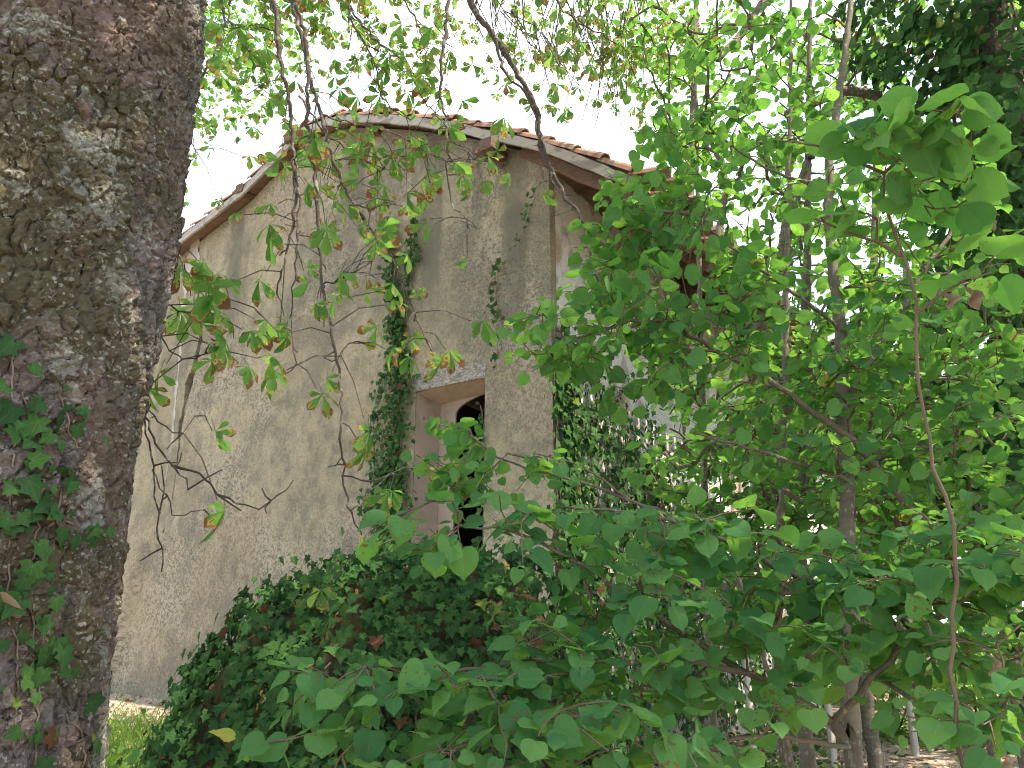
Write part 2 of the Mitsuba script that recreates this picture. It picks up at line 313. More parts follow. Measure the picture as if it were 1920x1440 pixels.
crack_px = [(380, 405, .03), (372, 440, .03), (369, 480, .05), (372, 495, .09), (366, 512, .07), (373, 545, .05), (377, 600, .04), (376, 640, .08), (364, 690, .12), (355, 716, .19), (349, 750, .08), (339, 795, .10), (336, 830, .035), (331, 880, .018), (322, 940, .012), (306, 1000, .008)]
ct = np.array([[*onwall(x, y), w] for x, y, w in crack_px])
fine = np.linspace(0, len(ct) - 1, 70)
cr = np.stack([np.interp(fine, np.arange(len(ct)), ct[:, k]) for k in range(3)], 1)
jr = np.random.default_rng(4)
cl = cr[:, :2] + np.stack([-cr[:, 2] / 2 + jr.normal(0, .012, 70), cr[:, 2] * 0], 1)
crr = cr[:, :2] + np.stack([cr[:, 2] / 2 + jr.normal(0, .012, 70), cr[:, 2] * 0], 1)
crack = Polygon(np.vstack([cl, crr[::-1]])).buffer(0)
def cross(poly):
    polys = getattr(poly, 'geoms', [poly])
    return m3.CrossSection([np.array(g.exterior.coords)[:-1] for g in polys], m3.FillRule.EvenOdd)
def prism(poly, z0, z1): return m3.Manifold.extrude(cross(poly), z1 - z0).translate([0, 0, z0])
putlog = Polygon([onwall(388, 530), onwall(396, 531), onwall(397, 552), onwall(389, 551)])
skin = gab.difference(hole).difference(crack).difference(putlog)
def sheet(poly, cell):                                # a fine, even mesh over a wall face with holes: (t, z) points and triangles
    x0, y0, x1, y1 = poly.bounds; x0, y0 = math.floor(x0 / cell) * cell, math.floor(y0 / cell) * cell
    shapely.prepare(poly); V, F, at = [], [], {}
    def vid(p):
        k = (round(p[0], 5), round(p[1], 5))
        if k not in at: at[k] = len(V); V.append(k)
        return at[k]
    gx, gy = np.meshgrid(np.arange(x0, x1, cell), np.arange(y0, y1, cell), indexing='ij')
    cells = shapely.box(gx.ravel(), gy.ravel(), gx.ravel() + cell, gy.ravel() + cell)
    ins, hit = shapely.contains_properly(poly, cells), shapely.intersects(poly, cells)
    for c in cells[ins]:
        q = [vid(p) for p in list(c.exterior.coords)[:4]]; F.extend([[q[0], q[2], q[1]], [q[0], q[3], q[2]]] if False else [[q[0], q[1], q[2]], [q[0], q[2], q[3]]])
    for c in cells[hit & ~ins]:
        g = poly.intersection(c)
        for h in getattr(g, 'geoms', [g]):
            if h.geom_type != 'Polygon' or h.area < 1e-6: continue
            v, f = trimesh.creation.triangulate_polygon(h, engine='earcut')
            ids = [vid(p) for p in v]
            F.extend([[ids[i] for i in t] for t in f if len({ids[i] for i in t}) == 3])
    V, F = np.array(V), np.array(F)
    ar = np.cross(V[F[:, 1]] - V[F[:, 0]], V[F[:, 2]] - V[F[:, 0]]); F[ar < 0] = F[ar < 0][:, ::-1]
    return V, F[np.abs(ar) > 1e-10]
def swell(t, z): # uneven old render; a raised rib of render runs down beside the crack
    s = np.stack([t * .7, z * .6, t * 0], -1)
    rib = np.interp(z, [0, .9, 1.6, 2.5, 3.2, 4], [7.55, 7.42, 7.25, 7.02, 6.95, 6.9]) 
    d = t - rib
    return .03 * (meshkit.fbm(s, 3, 3) - .5) * 2 + .012 * (meshkit.fbm(s * 7, 2, 8) - .5) * 2 + .10 * np.where(d > 0, np.exp(-(d / .35) ** 2), np.exp(-(d / .10) ** 2)) * np.clip((3.4 - z) / 1.5, 0, 1)
sv, sf = sheet(skin, .09)
w0 = swell(sv[:, 0], sv[:, 1]) * (.25 + .75 * np.clip((sv[:, 0] - .2) / 1.2, 0, 1))
e = np.sort(np.vstack([sf[:, [0, 1]], sf[:, [1, 2]], sf[:, [2, 0]]]), 1); ed = np.vstack([sf[:, [0, 1]], sf[:, [1, 2]], sf[:, [2, 0]]])
_, inv, cnt = np.unique(e, axis=0, return_inverse=True, return_counts=True); rim = ed[cnt[inv.ravel()] == 1]
k = len(sv); fv = np.vstack([np.column_stack([sv, w0]), np.column_stack([sv, np.full(k, -.12)])])
part(barn, 'gable_wall', (wallmap(fv), np.vstack([sf, np.column_stack([rim[:, 1], rim[:, 0], rim[:, 0] + k]), np.column_stack([rim[:, 1], rim[:, 0] + k, rim[:, 1] + k])])), 'render_mat', smooth=40)
core = (prism(gab, -.5, -.075) - prism(hole, -.7, .2) - prism(crack.buffer(.004), -.2, .1) - prism(putlog.buffer(.004), -.22, .1)).to_mesh()
part(barn, 'masonry', (wallmap(np.array(core.vert_properties[:, :3], float)), np.array(core.tri_verts)), 'rubble_mat')
# crack filling: broken stones showing in the widest gaps; a pale band of repair mortar beside it
rng = np.random.default_rng(8)
st = []
for i in range(6, 66, 2):
    if cr[i, 2] < .025: continue
    s = trimesh.creation.icosphere(1, 1.0); v = s.vertices * [.075, .04, .04] * rng.uniform(.7, 1.2) + rng.normal(0, .006, s.vertices.shape)
    part(barn, 'rubble_stone', (wallmap(v + [cr[i, 0], cr[i, 1], -.13]), s.faces), 'rubble_mat')
def strip(pts, half, w0, thick, seed, mat, name, label=None):
    c = np.array([onwall(x, y) for x, y in pts]); r = np.random.default_rng(seed)
    ls = LineString(c).segmentize(.08); q = np.array(ls.coords)
    h = np.interp(np.linspace(0, 1, len(q)), np.linspace(0, 1, len(np.atleast_1d(half))), np.atleast_1d(half)) * (1 + .7 * (meshkit.noise(np.stack([q[:, 1] * 5, q[:, 0] * 0, q[:, 0] * 0], 1), seed) - .5) * 2)
    h = h + r.uniform(-.25, .25, len(q)) * h
    pg = Polygon(np.vstack([q - np.stack([h + r.normal(0, .01, len(q)), h * 0], 1), (q + np.stack([h + r.normal(0, .012, len(q)), h * 0], 1))[::-1]])).buffer(0)
    m = prism(pg, -.03, thick).refine_to_length(.1).to_mesh(); v = np.array(m.vert_properties[:, :3], float)
    v[:, 2] += np.where(v[:, 2] > -.01, swell(v[:, 0], v[:, 1]), 0)
    part(barn, name, (wallmap(v), np.array(m.tri_verts)), mat, label=label)
strip([(372, 418), (366, 450), (358, 490), (353, 515), (346, 560), (340, 605)], [.05, .11, .15, .11, .05, .02], 0, .006, 2, 'mortar_mat', 'mortar_patch', 'white patch of old mortar beside the crack')
strip([(341, 630), (331, 730), (322, 830), (310, 900)], [.015, .03, .03, .01], 0, .005, 6, 'mortar_mat', 'mortar_patch')
# lintel band above the opening, reveals, inner arched frame
lp = Polygon([onwall(910, 707), onwall(772, 737), onwall(774, 701), onwall(911, 677)]).buffer(0)
m = prism(lp, -.02, .010).refine_to_length(.06).to_mesh(); v = np.array(m.vert_properties[:, :3], float)
v[:, :2] += .012 * (meshkit.noise(v * 14, 2) - .5)[:, None]; v[:, 2] += np.where(v[:, 2] > 0, swell(v[:, 0], v[:, 1]), 0)
part(barn, 'lintel', (wallmap(v), np.array(m.tri_verts)), 'grey_render_mat')
def panel(quad, mat, name, th=.03):                   # a reveal slab between four (t, z, w) corners
    q = np.array(quad, float); n = 8
    a, b = np.meshgrid(np.linspace(0, 1, n), np.linspace(0, 1, n), indexing='ij')
    g = (q[0] * ((1 - a) * (1 - b))[..., None] + q[1] * (a * (1 - b))[..., None] + q[2] * (a * b)[..., None] + q[3] * ((1 - a) * b)[..., None])
    g = g + .008 * (meshkit.noise(g * 6, 3) - .5)[..., None]
    i, j = np.meshgrid(np.arange(n - 1), np.arange(n - 1), indexing='ij')
    f = np.stack([i * n + j, (i + 1) * n + j, (i + 1) * n + j + 1, i * n + j + 1], -1).reshape(-1, 4)
    part(barn, name, (wallmap(g.reshape(-1, 3)), f), mat, smooth=True)
D1 = -.36
panel([(OT1 - .004, OZ0, .0), (OT1 - .004, OZ1 - .02, .0), (OT1 - .07, OZ1 - .02, D1), (OT1 - .07, OZ0, D1)], 'plaster_mat', 'jamb')
panel([(OT0 + .004, OZ0, .0), (OT0 + .004, OZ1 + .02, .0), (OT0 + .05, OZ1 - .02, D1), (OT0 + .05, OZ0, D1)], 'plaster_mat', 'jamb')
panel([(OT0, OZ1 + .025, .0), (OT1, OZ1 - .025, .0), (OT1, OZ1 - .09, D1), (OT0, OZ1 - .06, D1)], 'peach_mat', 'soffit')
panel([(OT0, OZ0 + .01, .03), (OT1, OZ0 + .01, .03), (OT1, OZ0 + .04, D1), (OT0, OZ0 + .04, D1)], 'grey_render_mat', 'sill')
a0, a1 = onwall(930, 800, D1)[0], onwall(853, 800, D1)[0]
azs, azt = onwall(860, 775, D1)[1], onwall(912, 733, D1)[1]
a0 -= 1.0; am = .5 * (a0 + a1)
arch = [(a1, OZ0), (a0, OZ0)] + [(am + (a1 - am) * math.cos(u), azs + (azt - azs) * math.sin(u)) for u in np.linspace(math.pi, 0, 20)]
arch = Polygon(arch).buffer(0)
frame = Polygon([(OT0 - .5, OZ0 - .3), (OT1 + .3, OZ0 - .3), (OT1 + .3, OZ1 + .3), (OT0 - .5, OZ1 + .3)]).difference(arch)
fr = m3.CrossSection([np.array(frame.exterior.coords)[:-1]] + [np.array(r.coords)[:-1] for r in frame.interiors], m3.FillRule.EvenOdd)
m = m3.Manifold.extrude(fr, .025).translate([0, 0, D1 - .03]).to_mesh()
part(barn, 'arched_surround', (wallmap(np.array(m.vert_properties[:, :3], float)), np.array(m.tri_verts)), 'plaster_mat')
# the other walls
def slab(poly, w0, w1, mp, mat, name, ref=.25, amp=.03, seed=1):
    m = prism(poly, w0, w1).refine_to_length(ref).to_mesh(); v = np.array(m.vert_properties[:, :3], float)
    v[:, 2] += np.where(v[:, 2] > (w0 + w1) / 2, amp * (meshkit.fbm(v * [1.0, 1.0, 0], 3, seed) - .5) * 2 * np.clip((v[:, 0] - .3) / .5, 0, 1), 0)
    part(barn, name, (mp(v), np.array(m.tri_verts)), mat, smooth=40)
zc = float(vz(0)) - .20
slab(Polygon([(.12, -.5), (LEN, -.5), (LEN, zc), (.12, zc)]), -.5, .005, sidemap, 'side_render_mat', 'side_wall')
slab(Polygon([(0, -.5), (LEN, -.5), (LEN, vz(TL) - .2), (0, vz(TL) - .2)]), -TL - .0, -TL + .5, sidemap, 'side_render_mat', 'side_wall', amp=0)
bv = prism(gab, -LEN, -LEN + .5).to_mesh()
part(barn, 'back_wall', (wallmap(np.array(bv.vert_properties[:, :3], float)), np.array(bv.tri_verts)), 'side_render_mat')
# roof: boarding, verge boards, purlins, rafters, canal tiles
prof = np.vstack([verge - [0, .05], (verge - [0, .09])[::-1]])
m = prism(Polygon(prof), -LEN - .3, VO - .03).to_mesh()
part(barn, 'roof_boarding', (wallmap(np.array(m.vert_properties[:, :3], float)), np.array(m.tri_verts)), 'boards_mat')
cuts = [verge[0, 0], -.02, 2.1, 3.95, 4.0, 6.4, 9.0]
for a, b in ((-1.12, .55), (.56, 3.0), (3.01, 4.28), (4.30, 6.2), (6.21, 8.95)):
    ts = np.linspace(a, b, 12); rr = np.random.default_rng(int(a * 10) + 50)
    zz = vz(ts) - .125 + rr.normal(0, .006, 12); h = .064 + rr.normal(0, .004, 12)
    pv = []
    for t_, z_, h_ in zip(ts, zz, h):
        pv += [(t_, z_ - h_, VO), (t_, z_ + h_, VO), (t_, z_ + h_, VO - .035), (t_, z_ - h_, VO - .035)]
    f = []
    for i in range(11):
        for j in range(4): f.append([i * 4 + j, i * 4 + (j + 1) % 4, (i + 1) * 4 + (j + 1) % 4, (i + 1) * 4 + j])
    f += [[0, 3, 2, 1], [44, 45, 46, 47]]
    part(barn, 'verge_board', (wallmap(np.array(pv)), np.array(f)), 'grey_wood_mat')
for i, (x, y, hw, ln) in enumerate([(932, 287, .085, .36), (462, 360, .08, .26), (556, 268, .08, .30), (700, 243, .07, .2)]):
    t, z = onwall(x, y, .1)
    pk = part(barn, 'purlin', beam(W(t, z, -.3), W(t, z, ln - .02), hw, hw * .9, seed=i), 'brown_wood_mat')
t, z = onwall(908, 282, .3)
part(barn, 'bracket', beam(W(t + .16, z + .06, .25), W(t - .10, z - .12, .06), .03, .03, seed=9), 'brown_wood_mat')
et, ez = verge[0]
for i, s in enumerate(np.arange(.0, LEN, .62)):      # rafters under the eaves of the long wall
    a = W(.35, vz(.35) - .17, -s); b = W(et + .05, ez - .16, -s)
    part(barn, 'rafter', beam(a, b, .05, .07, seed=40 + i), 'brown_wood_mat')
part(barn, 'wall_plate', beam(W(-.08, zc - .02, .05), W(-.08, zc - .02, -LEN), .08, .09, seed=3), 'brown_wood_mat')
def tile(a, b, r0, r1, up, concave=False, n=7):       # one half-round tile from a (upper) to b (lower)
    d = unit(b - a); s = unit(np.cross(d, up)); u = np.cross(s, d) * (-1 if concave else 1)
    ang = np.linspace(0, math.pi, n); rings = []
    for p, r in ((a, r0), (b, r1)):
        for k in (1.0, .86): rings.append(p + r * k * (np.cos(ang)[:, None] * s + np.sin(ang)[:, None] * u))
    v = np.vstack(rings); f = []
    for j in range(n - 1):
        f += [[j, j + 1, 2 * n + j + 1, 2 * n + j], [n + j + 1, n + j, 3 * n + j, 3 * n + j + 1], [j, n + j, n + j + 1, j + 1], [2 * n + j, 2 * n + j + 1, 3 * n + j + 1, 3 * n + j]]
    f += [[0, 2 * n, 3 * n, n], [n - 1, 2 * n - 1, 4 * n - 1, 3 * n - 1]]
    return v, np.array(f)
rng = np.random.default_rng(12)
apex = verge[np.argmax(verge[:, 1]), 0]
def course(w, t0, t1, name='roof_tile', stuff=None):
    sgn = 1 if t1 > t0 else -1
    t = t0
    while (t1 - t) * sgn > 0:
        tb = t + sgn * .40
        k_ = rng.normal(0, .012); a = W(t, vz(t) - .055 + k_, w + rng.normal(0, .014)); b = W(tb, vz(tb) - .025 + k_ + rng.normal(0, .008), w + rng.normal(0, .014))
        m = tile(a, b, .072, .095, UP)
        if stuff is None: part(barn, name, m, 'tile_mat')
        else: stuff.append(m)
        t += sgn * .34
for w in (VO - .08, VO - .33):
    course(w, apex - .05, et - .12); course(w, apex + .05, 8.9)
rest = []
for i in range(58):
    w = VO - .58 - i * .235
    course(w, apex - .05, et - .12, stuff=rest); 
for i in range(0, 58): course(VO - .58 - i * .235, apex + .05, 8.9, stuff=rest)
part(barn, 'tile_courses', join([(v, np.vstack([f[:, :3], f[:, [0, 2, 3]]])) for v, f in rest]), 'tile_mat', stuff=True)
for i in range(6):
    w = VO - .05 - i * .42
    part(barn, 'ridge_tile', tile(W(apex, vz(apex) - .02, w - .44), W(apex, vz(apex) - .01, w), .10, .12, UP), 'tile_mat')

# ---------------------------------------------------------------- leaf shapes (x along the leaf, z up from its face)
def leaf_shape(half, droop=.25, fold=.12, ribs=(0., .33, .66, 1.), wave=.0):
    half = np.array(half, float)                      # outline of one half from base to tip
    n = len(half)
    rib = np.stack([np.linspace(max(half[0, 0], 0), half[-1, 0], len(ribs)), np.zeros(len(ribs))], 1)
    up = half[1:-1]; dn = up * [1, -1]
    v2 = np.vstack([rib, up, dn]); k = len(ribs); m = len(up)
    f = []
    for s, o in ((1, k), (-1, k + m)):
        i, j = 0, 0                                   # zip the rib and the outline together
        while i < k - 1 or j < m - 1:
            if j >= m - 1 or (i < k - 1 and abs(rib[i + 1, 0] - up[j, 0]) <= abs(rib[i, 0] - up[min(j + 1, m - 1), 0]) and rib[i + 1, 0] <= up[j, 0] + .25): t = [i, i + 1, o + j]; i += 1
            else: t = [i, o + j + 1, o + j]; j += 1
            f.append(t if s > 0 else t[::-1])
    x, y = v2[:, 0], v2[:, 1]
    z = -droop * np.clip(x, 0, 2) ** 2 + fold * np.abs(y) - .25 * fold * y * y + wave * np.sin(x * 9 + np.sign(y)) * np.abs(y)
    v = np.stack([x, y, z], 1)
    return v, np.array(f), np.stack([np.clip(x, 0, 1) * .86 + .07, y + .5], 1)
LIME_HI = leaf_shape([(0, 0), (-.07, .14), (-.05, .31), (.10, .47), (.32, .53), (.54, .49), (.74, .35), (.87, .17), (.93, .06), (1.02, 0)], .22, .14, wave=.06)
def pleated(half, nx=11, ny=4, droop=.22, fold=.16, veins=7, amp=.014, curl=.05):
    half = np.array(half, float); tip = half[-1, 0]
    u = np.linspace(0, 1, nx); V, U, F = [], [], []
    d = np.concatenate([[0], np.cumsum(np.linalg.norm(np.diff(half, axis=0), axis=1))]); d /= d[-1]
    for s in (1, -1):
        o = len(V)
        for i in range(nx):
            ex, ey = np.interp(u[i], d, half[:, 0]), np.interp(u[i], d, half[:, 1]); rx = tip * (u[i] ** 1.25)
            for j in range(ny):
                k = j / (ny - 1); x, y = rx + (ex - rx) * k, ey * k
                z = -droop * max(x, 0) ** 2 + fold * y - .6 * fold * y * y + amp * math.cos(2 * math.pi * (x * veins - y * 6)) * min(1, y * 6) + curl * y * math.sin(7 * x + s * 1.3 + 9 * curl) + curl * s * y * y * .8
                V.append((x, y * s, z)); U.append((min(max(x, 0), 1) * .86 + .07, y * s + .5))
        for i in range(nx - 1):
            for j in range(ny - 1):
                q = [o + i * ny + j, o + (i + 1) * ny + j, o + (i + 1) * ny + j + 1, o + i * ny + j + 1]
                if s < 0: q = q[::-1]
                F += [[q[0], q[1], q[2]], [q[0], q[2], q[3]]]
    return np.array(V), np.array(F), np.array(U)
LIME_NEAR = [pleated([(0, 0), (-.045, .07), (-.07, .17), (-.055, .30), (.01, .405), (.11, .48), (.24, .525), (.38, .53), (.52, .495), (.65, .425), (.76, .33), (.845, .22), (.90, .12), (.94, .05), (1.02, 0)], droop=dd, fold=ff, curl=cc) for dd, ff, cc in ((.16, .14, .05), (.34, .22, .12), (.05, .05, .10), (.30, .50, .05), (-.14, .18, .14), (.55, .30, .22), (.22, -.12, .16))]
LIME_LO = leaf_shape([(0, 0), (-.07, .20), (.06, .44), (.34, .53), (.62, .44), (.86, .18), (1.0, 0)], .22, .16, (0, .5, 1))
IVY_HI = leaf_shape([(0, 0), (-.14, .10), (-.16, .30), (-.05, .52), (.12, .40), (.24, .38), (.40, .62), (.50, .40), (.58, .25), (.80, .14), (1.0, 0)], .18, .20)
IVY_LO = leaf_shape([(0, 0), (-.15, .2), (-.02, .5), (.2, .38), (.4, .6), (.56, .24), (1.0, 0)], .18, .2, (0, .5, 1))
LEAFLET = leaf_shape([(0, 0), (.25, .06), (.5, .15), (.70, .22), (.84, .205), (.93, .09), (1.0, 0)], .30, .25, (0, .5, 1))
SMALL = (np.array([[0, 0, 0], [.4, .42, .02], [1, 0, -.2], [.4, -.42, .02], [-.08, .2, 0], [-.08, -.2, 0]]), np.array([[0, 2, 1], [0, 3, 2], [0, 1, 4], [0, 5, 3]]), np.array([[.1, .5], [.4, .9], [.9, .5], [.4, .1], [.07, .7], [.07, .3]]))
def compound(seed, lo=False):                         # a palmate leaf of 5 to 7 drooping leaflets on its stalk
    r = np.random.default_rng(seed); L = LEAFLET
    k = 7 if r.random() < .5 else 5
    V, F, U, at = [], [], [], 0
    for j in range(k):
        a = (j - (k - 1) / 2) / ((k - 1) / 2) * math.radians(118) + r.normal(0, .09)
        s = (1 - .42 * (abs(j - (k - 1) / 2) / ((k - 1) / 2)) ** 1.5) * r.uniform(.85, 1.08)
        d = r.uniform(.15, .9); tw = r.normal(0, .35)
        v = L[0].copy() * s
        v[:, 1:] = np.stack([v[:, 1] * math.cos(tw) - v[:, 2] * math.sin(tw), v[:, 1] * math.sin(tw) + v[:, 2] * math.cos(tw)], 1)
        v = np.stack([v[:, 0] * math.cos(d) + v[:, 2] * math.sin(d), v[:, 1], -v[:, 0] * math.sin(d) + v[:, 2] * math.cos(d)], 1)
        v = np.stack([v[:, 0] * math.cos(a) - v[:, 1] * math.sin(a), v[:, 0] * math.sin(a) + v[:, 1] * math.cos(a), v[:, 2]], 1)
        V.append(v); F.append(L[1] + at); U.append(L[2] + [j, 0]); at += len(v)
    if not lo:
        tv, tf = tube(np.array([[-.55, 0, .10], [-.25, 0, .03], [.02, 0, 0]]), [.012, .010, .010], 4)
        V.append(tv); F.append(tf + at); U.append(np.tile([[.3, .5]], (len(tv), 1)))
    return np.vstack(V), np.vstack(F), np.vstack(U)
CHEST = [compound(i) for i in range(10)]
CHEST_LO = [compound(30 + i, True) for i in range(5)]
SERIAL = [0]
def place_leaves(tmpls, pos, d, n, size, rng, pick=None):
    """one mesh (v, f, uv) per leaf kind chosen at random; returns list of per-leaf (v, f, uv) lazily as arrays"""
    d = unit(d); n = unit(n - d * np.sum(n * d, 1, keepdims=True)); b = np.cross(n, d)
    return d, b, n
def leaf_mesh(t, p, d, b, n, s, ids):
    v, f, uv = t; N = len(p)
    V = p[:, None] + s[:, None, None] * (v[None, :, :1] * d[:, None] + v[None, :, 1:2] * b[:, None] + v[None, :, 2:] * n[:, None])
    F = f[None] + (np.arange(N) * len(v))[:, None, None]
    U = np.broadcast_to(uv[None], (N, len(v), 2)).copy(); U[..., 0] += ids[:, None] * 8
    return V.reshape(-1, 3), F.reshape(-1, 3), U.reshape(-1, 2)
def leaves(holder, hi, lo, pos, d, n, size, mat, rng, nparts=300, minpx=10, name='leaf', rest_name='foliage', hi_px=16):
    hi = hi if isinstance(hi, list) else [hi]; lo = lo if isinstance(lo, list) else [lo]
    pos, d, n, size = (np.asarray(x, float) for x in (pos, d, n, size))
    d = unit(d); n = unit(n - d * np.sum(n * d, 1, keepdims=True)); b = np.cross(n, d)
    ids = np.arange(SERIAL[0], SERIAL[0] + len(pos)); SERIAL[0] = (SERIAL[0] + len(pos)) % 120000
    x, y, cz = project(pos); px = np.where((cz > .2) & (x > -20) & (x < 1940) & (y > -20) & (y < 1460), FOC * size / np.maximum(cz, .2), 0)
    order = np.argsort(-px); own = order[:nparts]; own = own[px[own] >= minpx]
    mask = np.ones(len(pos), bool); mask[own] = False
    kind = rng.integers(0, 1000, len(pos))
    for i in own:
        v, f, uv = leaf_mesh(hi[kind[i] % len(hi)], pos[i:i + 1], d[i:i + 1], b[i:i + 1], n[i:i + 1], size[i:i + 1], ids[i:i + 1])
        part(holder, name, (v, f), mat, smooth=True, uv=uv)
    out = []
    for tier, tm in ((px >= hi_px, hi), (px < hi_px, lo)):
        for k in range(len(tm)):
            w = np.nonzero(mask & tier & (kind % len(tm) == k))[0]
            if len(w): out.append(leaf_mesh(tm[k], pos[w], d[w], b[w], n[w], size[w], ids[w]))
    if out:
        v, f = join([(o[0], o[1]) for o in out])
        part(holder, rest_name, (v, f), mat, smooth=True, uv=np.vstack([o[2] for o in out]), stuff=True)

def grow(roots, targets, rng, lift=.25, wander=.03, step=.07, back=.5):
    """joins every target to the nearest wood, nearest first: a list of (points, parent) paths"""
    paths = [(np.asarray(r, float), -1, 0) for r in roots]
    N = np.vstack([p for p, _, _ in paths]); Dn = np.vstack([unit(np.gradient(p, axis=0)) for p, _, _ in paths])
    own = np.concatenate([np.full(len(p), i) for i, (p, _, _) in enumerate(paths)]); idx = np.concatenate([np.arange(len(p)) for p, _, _ in paths])
    d0 = cKDTree(N).query(targets)[0]
    for k in np.argsort(d0):
        t = targets[k]; v = t - N; L = np.linalg.norm(v, axis=1) + 1e-6
        c = L * (1.35 - back * np.sum(v * Dn, 1) / L) + .12 * np.maximum(0, N[:, 2] - t[2])
        j = np.argmin(c); p0, l = N[j], L[j]
        ctrl = p0 + Dn[j] * l * .30 + unit(v[j]) * l * .2 + UP * l * lift * .5
        n = max(3, int(l / step) + 1); s = np.linspace(0, 1, n)[:, None]
        q = p0 * (1 - s) ** 2 + 2 * s * (1 - s) * ctrl + t * s ** 2
        q[1:-1] += rng.normal(0, wander, (n - 2, 3)) * .35
        paths.append((q, int(own[j]), int(idx[j])))
        N = np.vstack([N, q[1:]]); Dn = np.vstack([Dn, unit(np.gradient(q, axis=0))[1:]])
        own = np.concatenate([own, np.full(n - 1, len(paths) - 1)]); idx = np.concatenate([idx, np.arange(1, n)])
    w = np.ones(len(paths))
    for i in range(len(paths) - 1, -1, -1):
        if paths[i][1] >= 0: w[paths[i][1]] += w[i]
    return paths, w
def wood(holder, paths, w, skip, r_tip, mat, power=.42, sides=5, name='twigs', cap=9):
    ms = []
    for i in range(skip, len(paths)):
        p = paths[i][0]; r0 = min(r_tip * w[i] ** power * 1.3, cap)
        ms.append(tube(p, np.linspace(r0, r_tip, len(p)), sides, .08, i))
    if ms: part(holder, name, join(ms), mat, smooth=True, stuff=True)
def lime_leaves(paths, skip, rng, size=.07, spacing=.045, reach=.45, face=(0, 0, 1), tilt=.35, droop=.35, extra=0.6, side_len=.14):
    """alternate leaves along the outer part of each twig and on short side shoots"""
    pos, d, n, s, shoots = [], [], [], [], []
    face = np.asarray(face, float)
    for p, _, _ in paths[skip:]:
        q = resample(p, spacing); L = np.linalg.norm(np.diff(q, axis=0), axis=1).sum()
        k0 = max(0, len(q) - 1 - int(reach / spacing)); t = unit(np.gradient(q, axis=0))
        sgn = 1
        for i in range(k0, len(q)):
            side = unit(np.cross(t[i], UP) + 1e-6) * sgn; sgn = -sgn
            def put(base, along, sd, sc):
                dd = unit(along * .55 + sd * rng.uniform(.6, 1.1) + np.array([0, 0, -droop]) * rng.uniform(.2, 1.6) + rng.normal(0, .2, 3))
                pos.append(base + unit(dd + UP * .3) * size * .35); d.append(dd); n.append(unit(face + rng.normal(0, tilt, 3))); s.append(size * sc * rng.choice([.55, .8, 1.0, 1.1]) * rng.uniform(.85, 1.12))
            if rng.random() < extra * .5 and i < len(q) - 1:
                e = q[i] + unit(t[i] * .8 + side + rng.normal(0, .15, 3)) * side_len * rng.uniform(.6, 1.3) + np.array([0, 0, -.02])
                shoots.append(np.array([q[i], (q[i] + e) / 2 + UP * .008, e])); m = int(rng.integers(2, 5))
                for u in range(m): put(q[i] + (e - q[i]) * (u + 1) / m, unit(e - q[i]), np.cross(unit(e - q[i]), UP) * (1 if u % 2 else -1) * (.4 if u == m - 1 else 1), 1)
            else: put(q[i], t[i], side * (.35 if i == len(q) - 1 else 1), 1)
    return np.array(pos), np.array(d), np.array(n), np.array(s), shoots
def blob(c, r, n, rng, shell=.5):
    u = unit(rng.normal(size=(n, 3))); k = rng.random((n, 1)) ** (1 / 3 * (1 - shell) + .02)
    return np.asarray(c) + u * k * np.asarray(r)
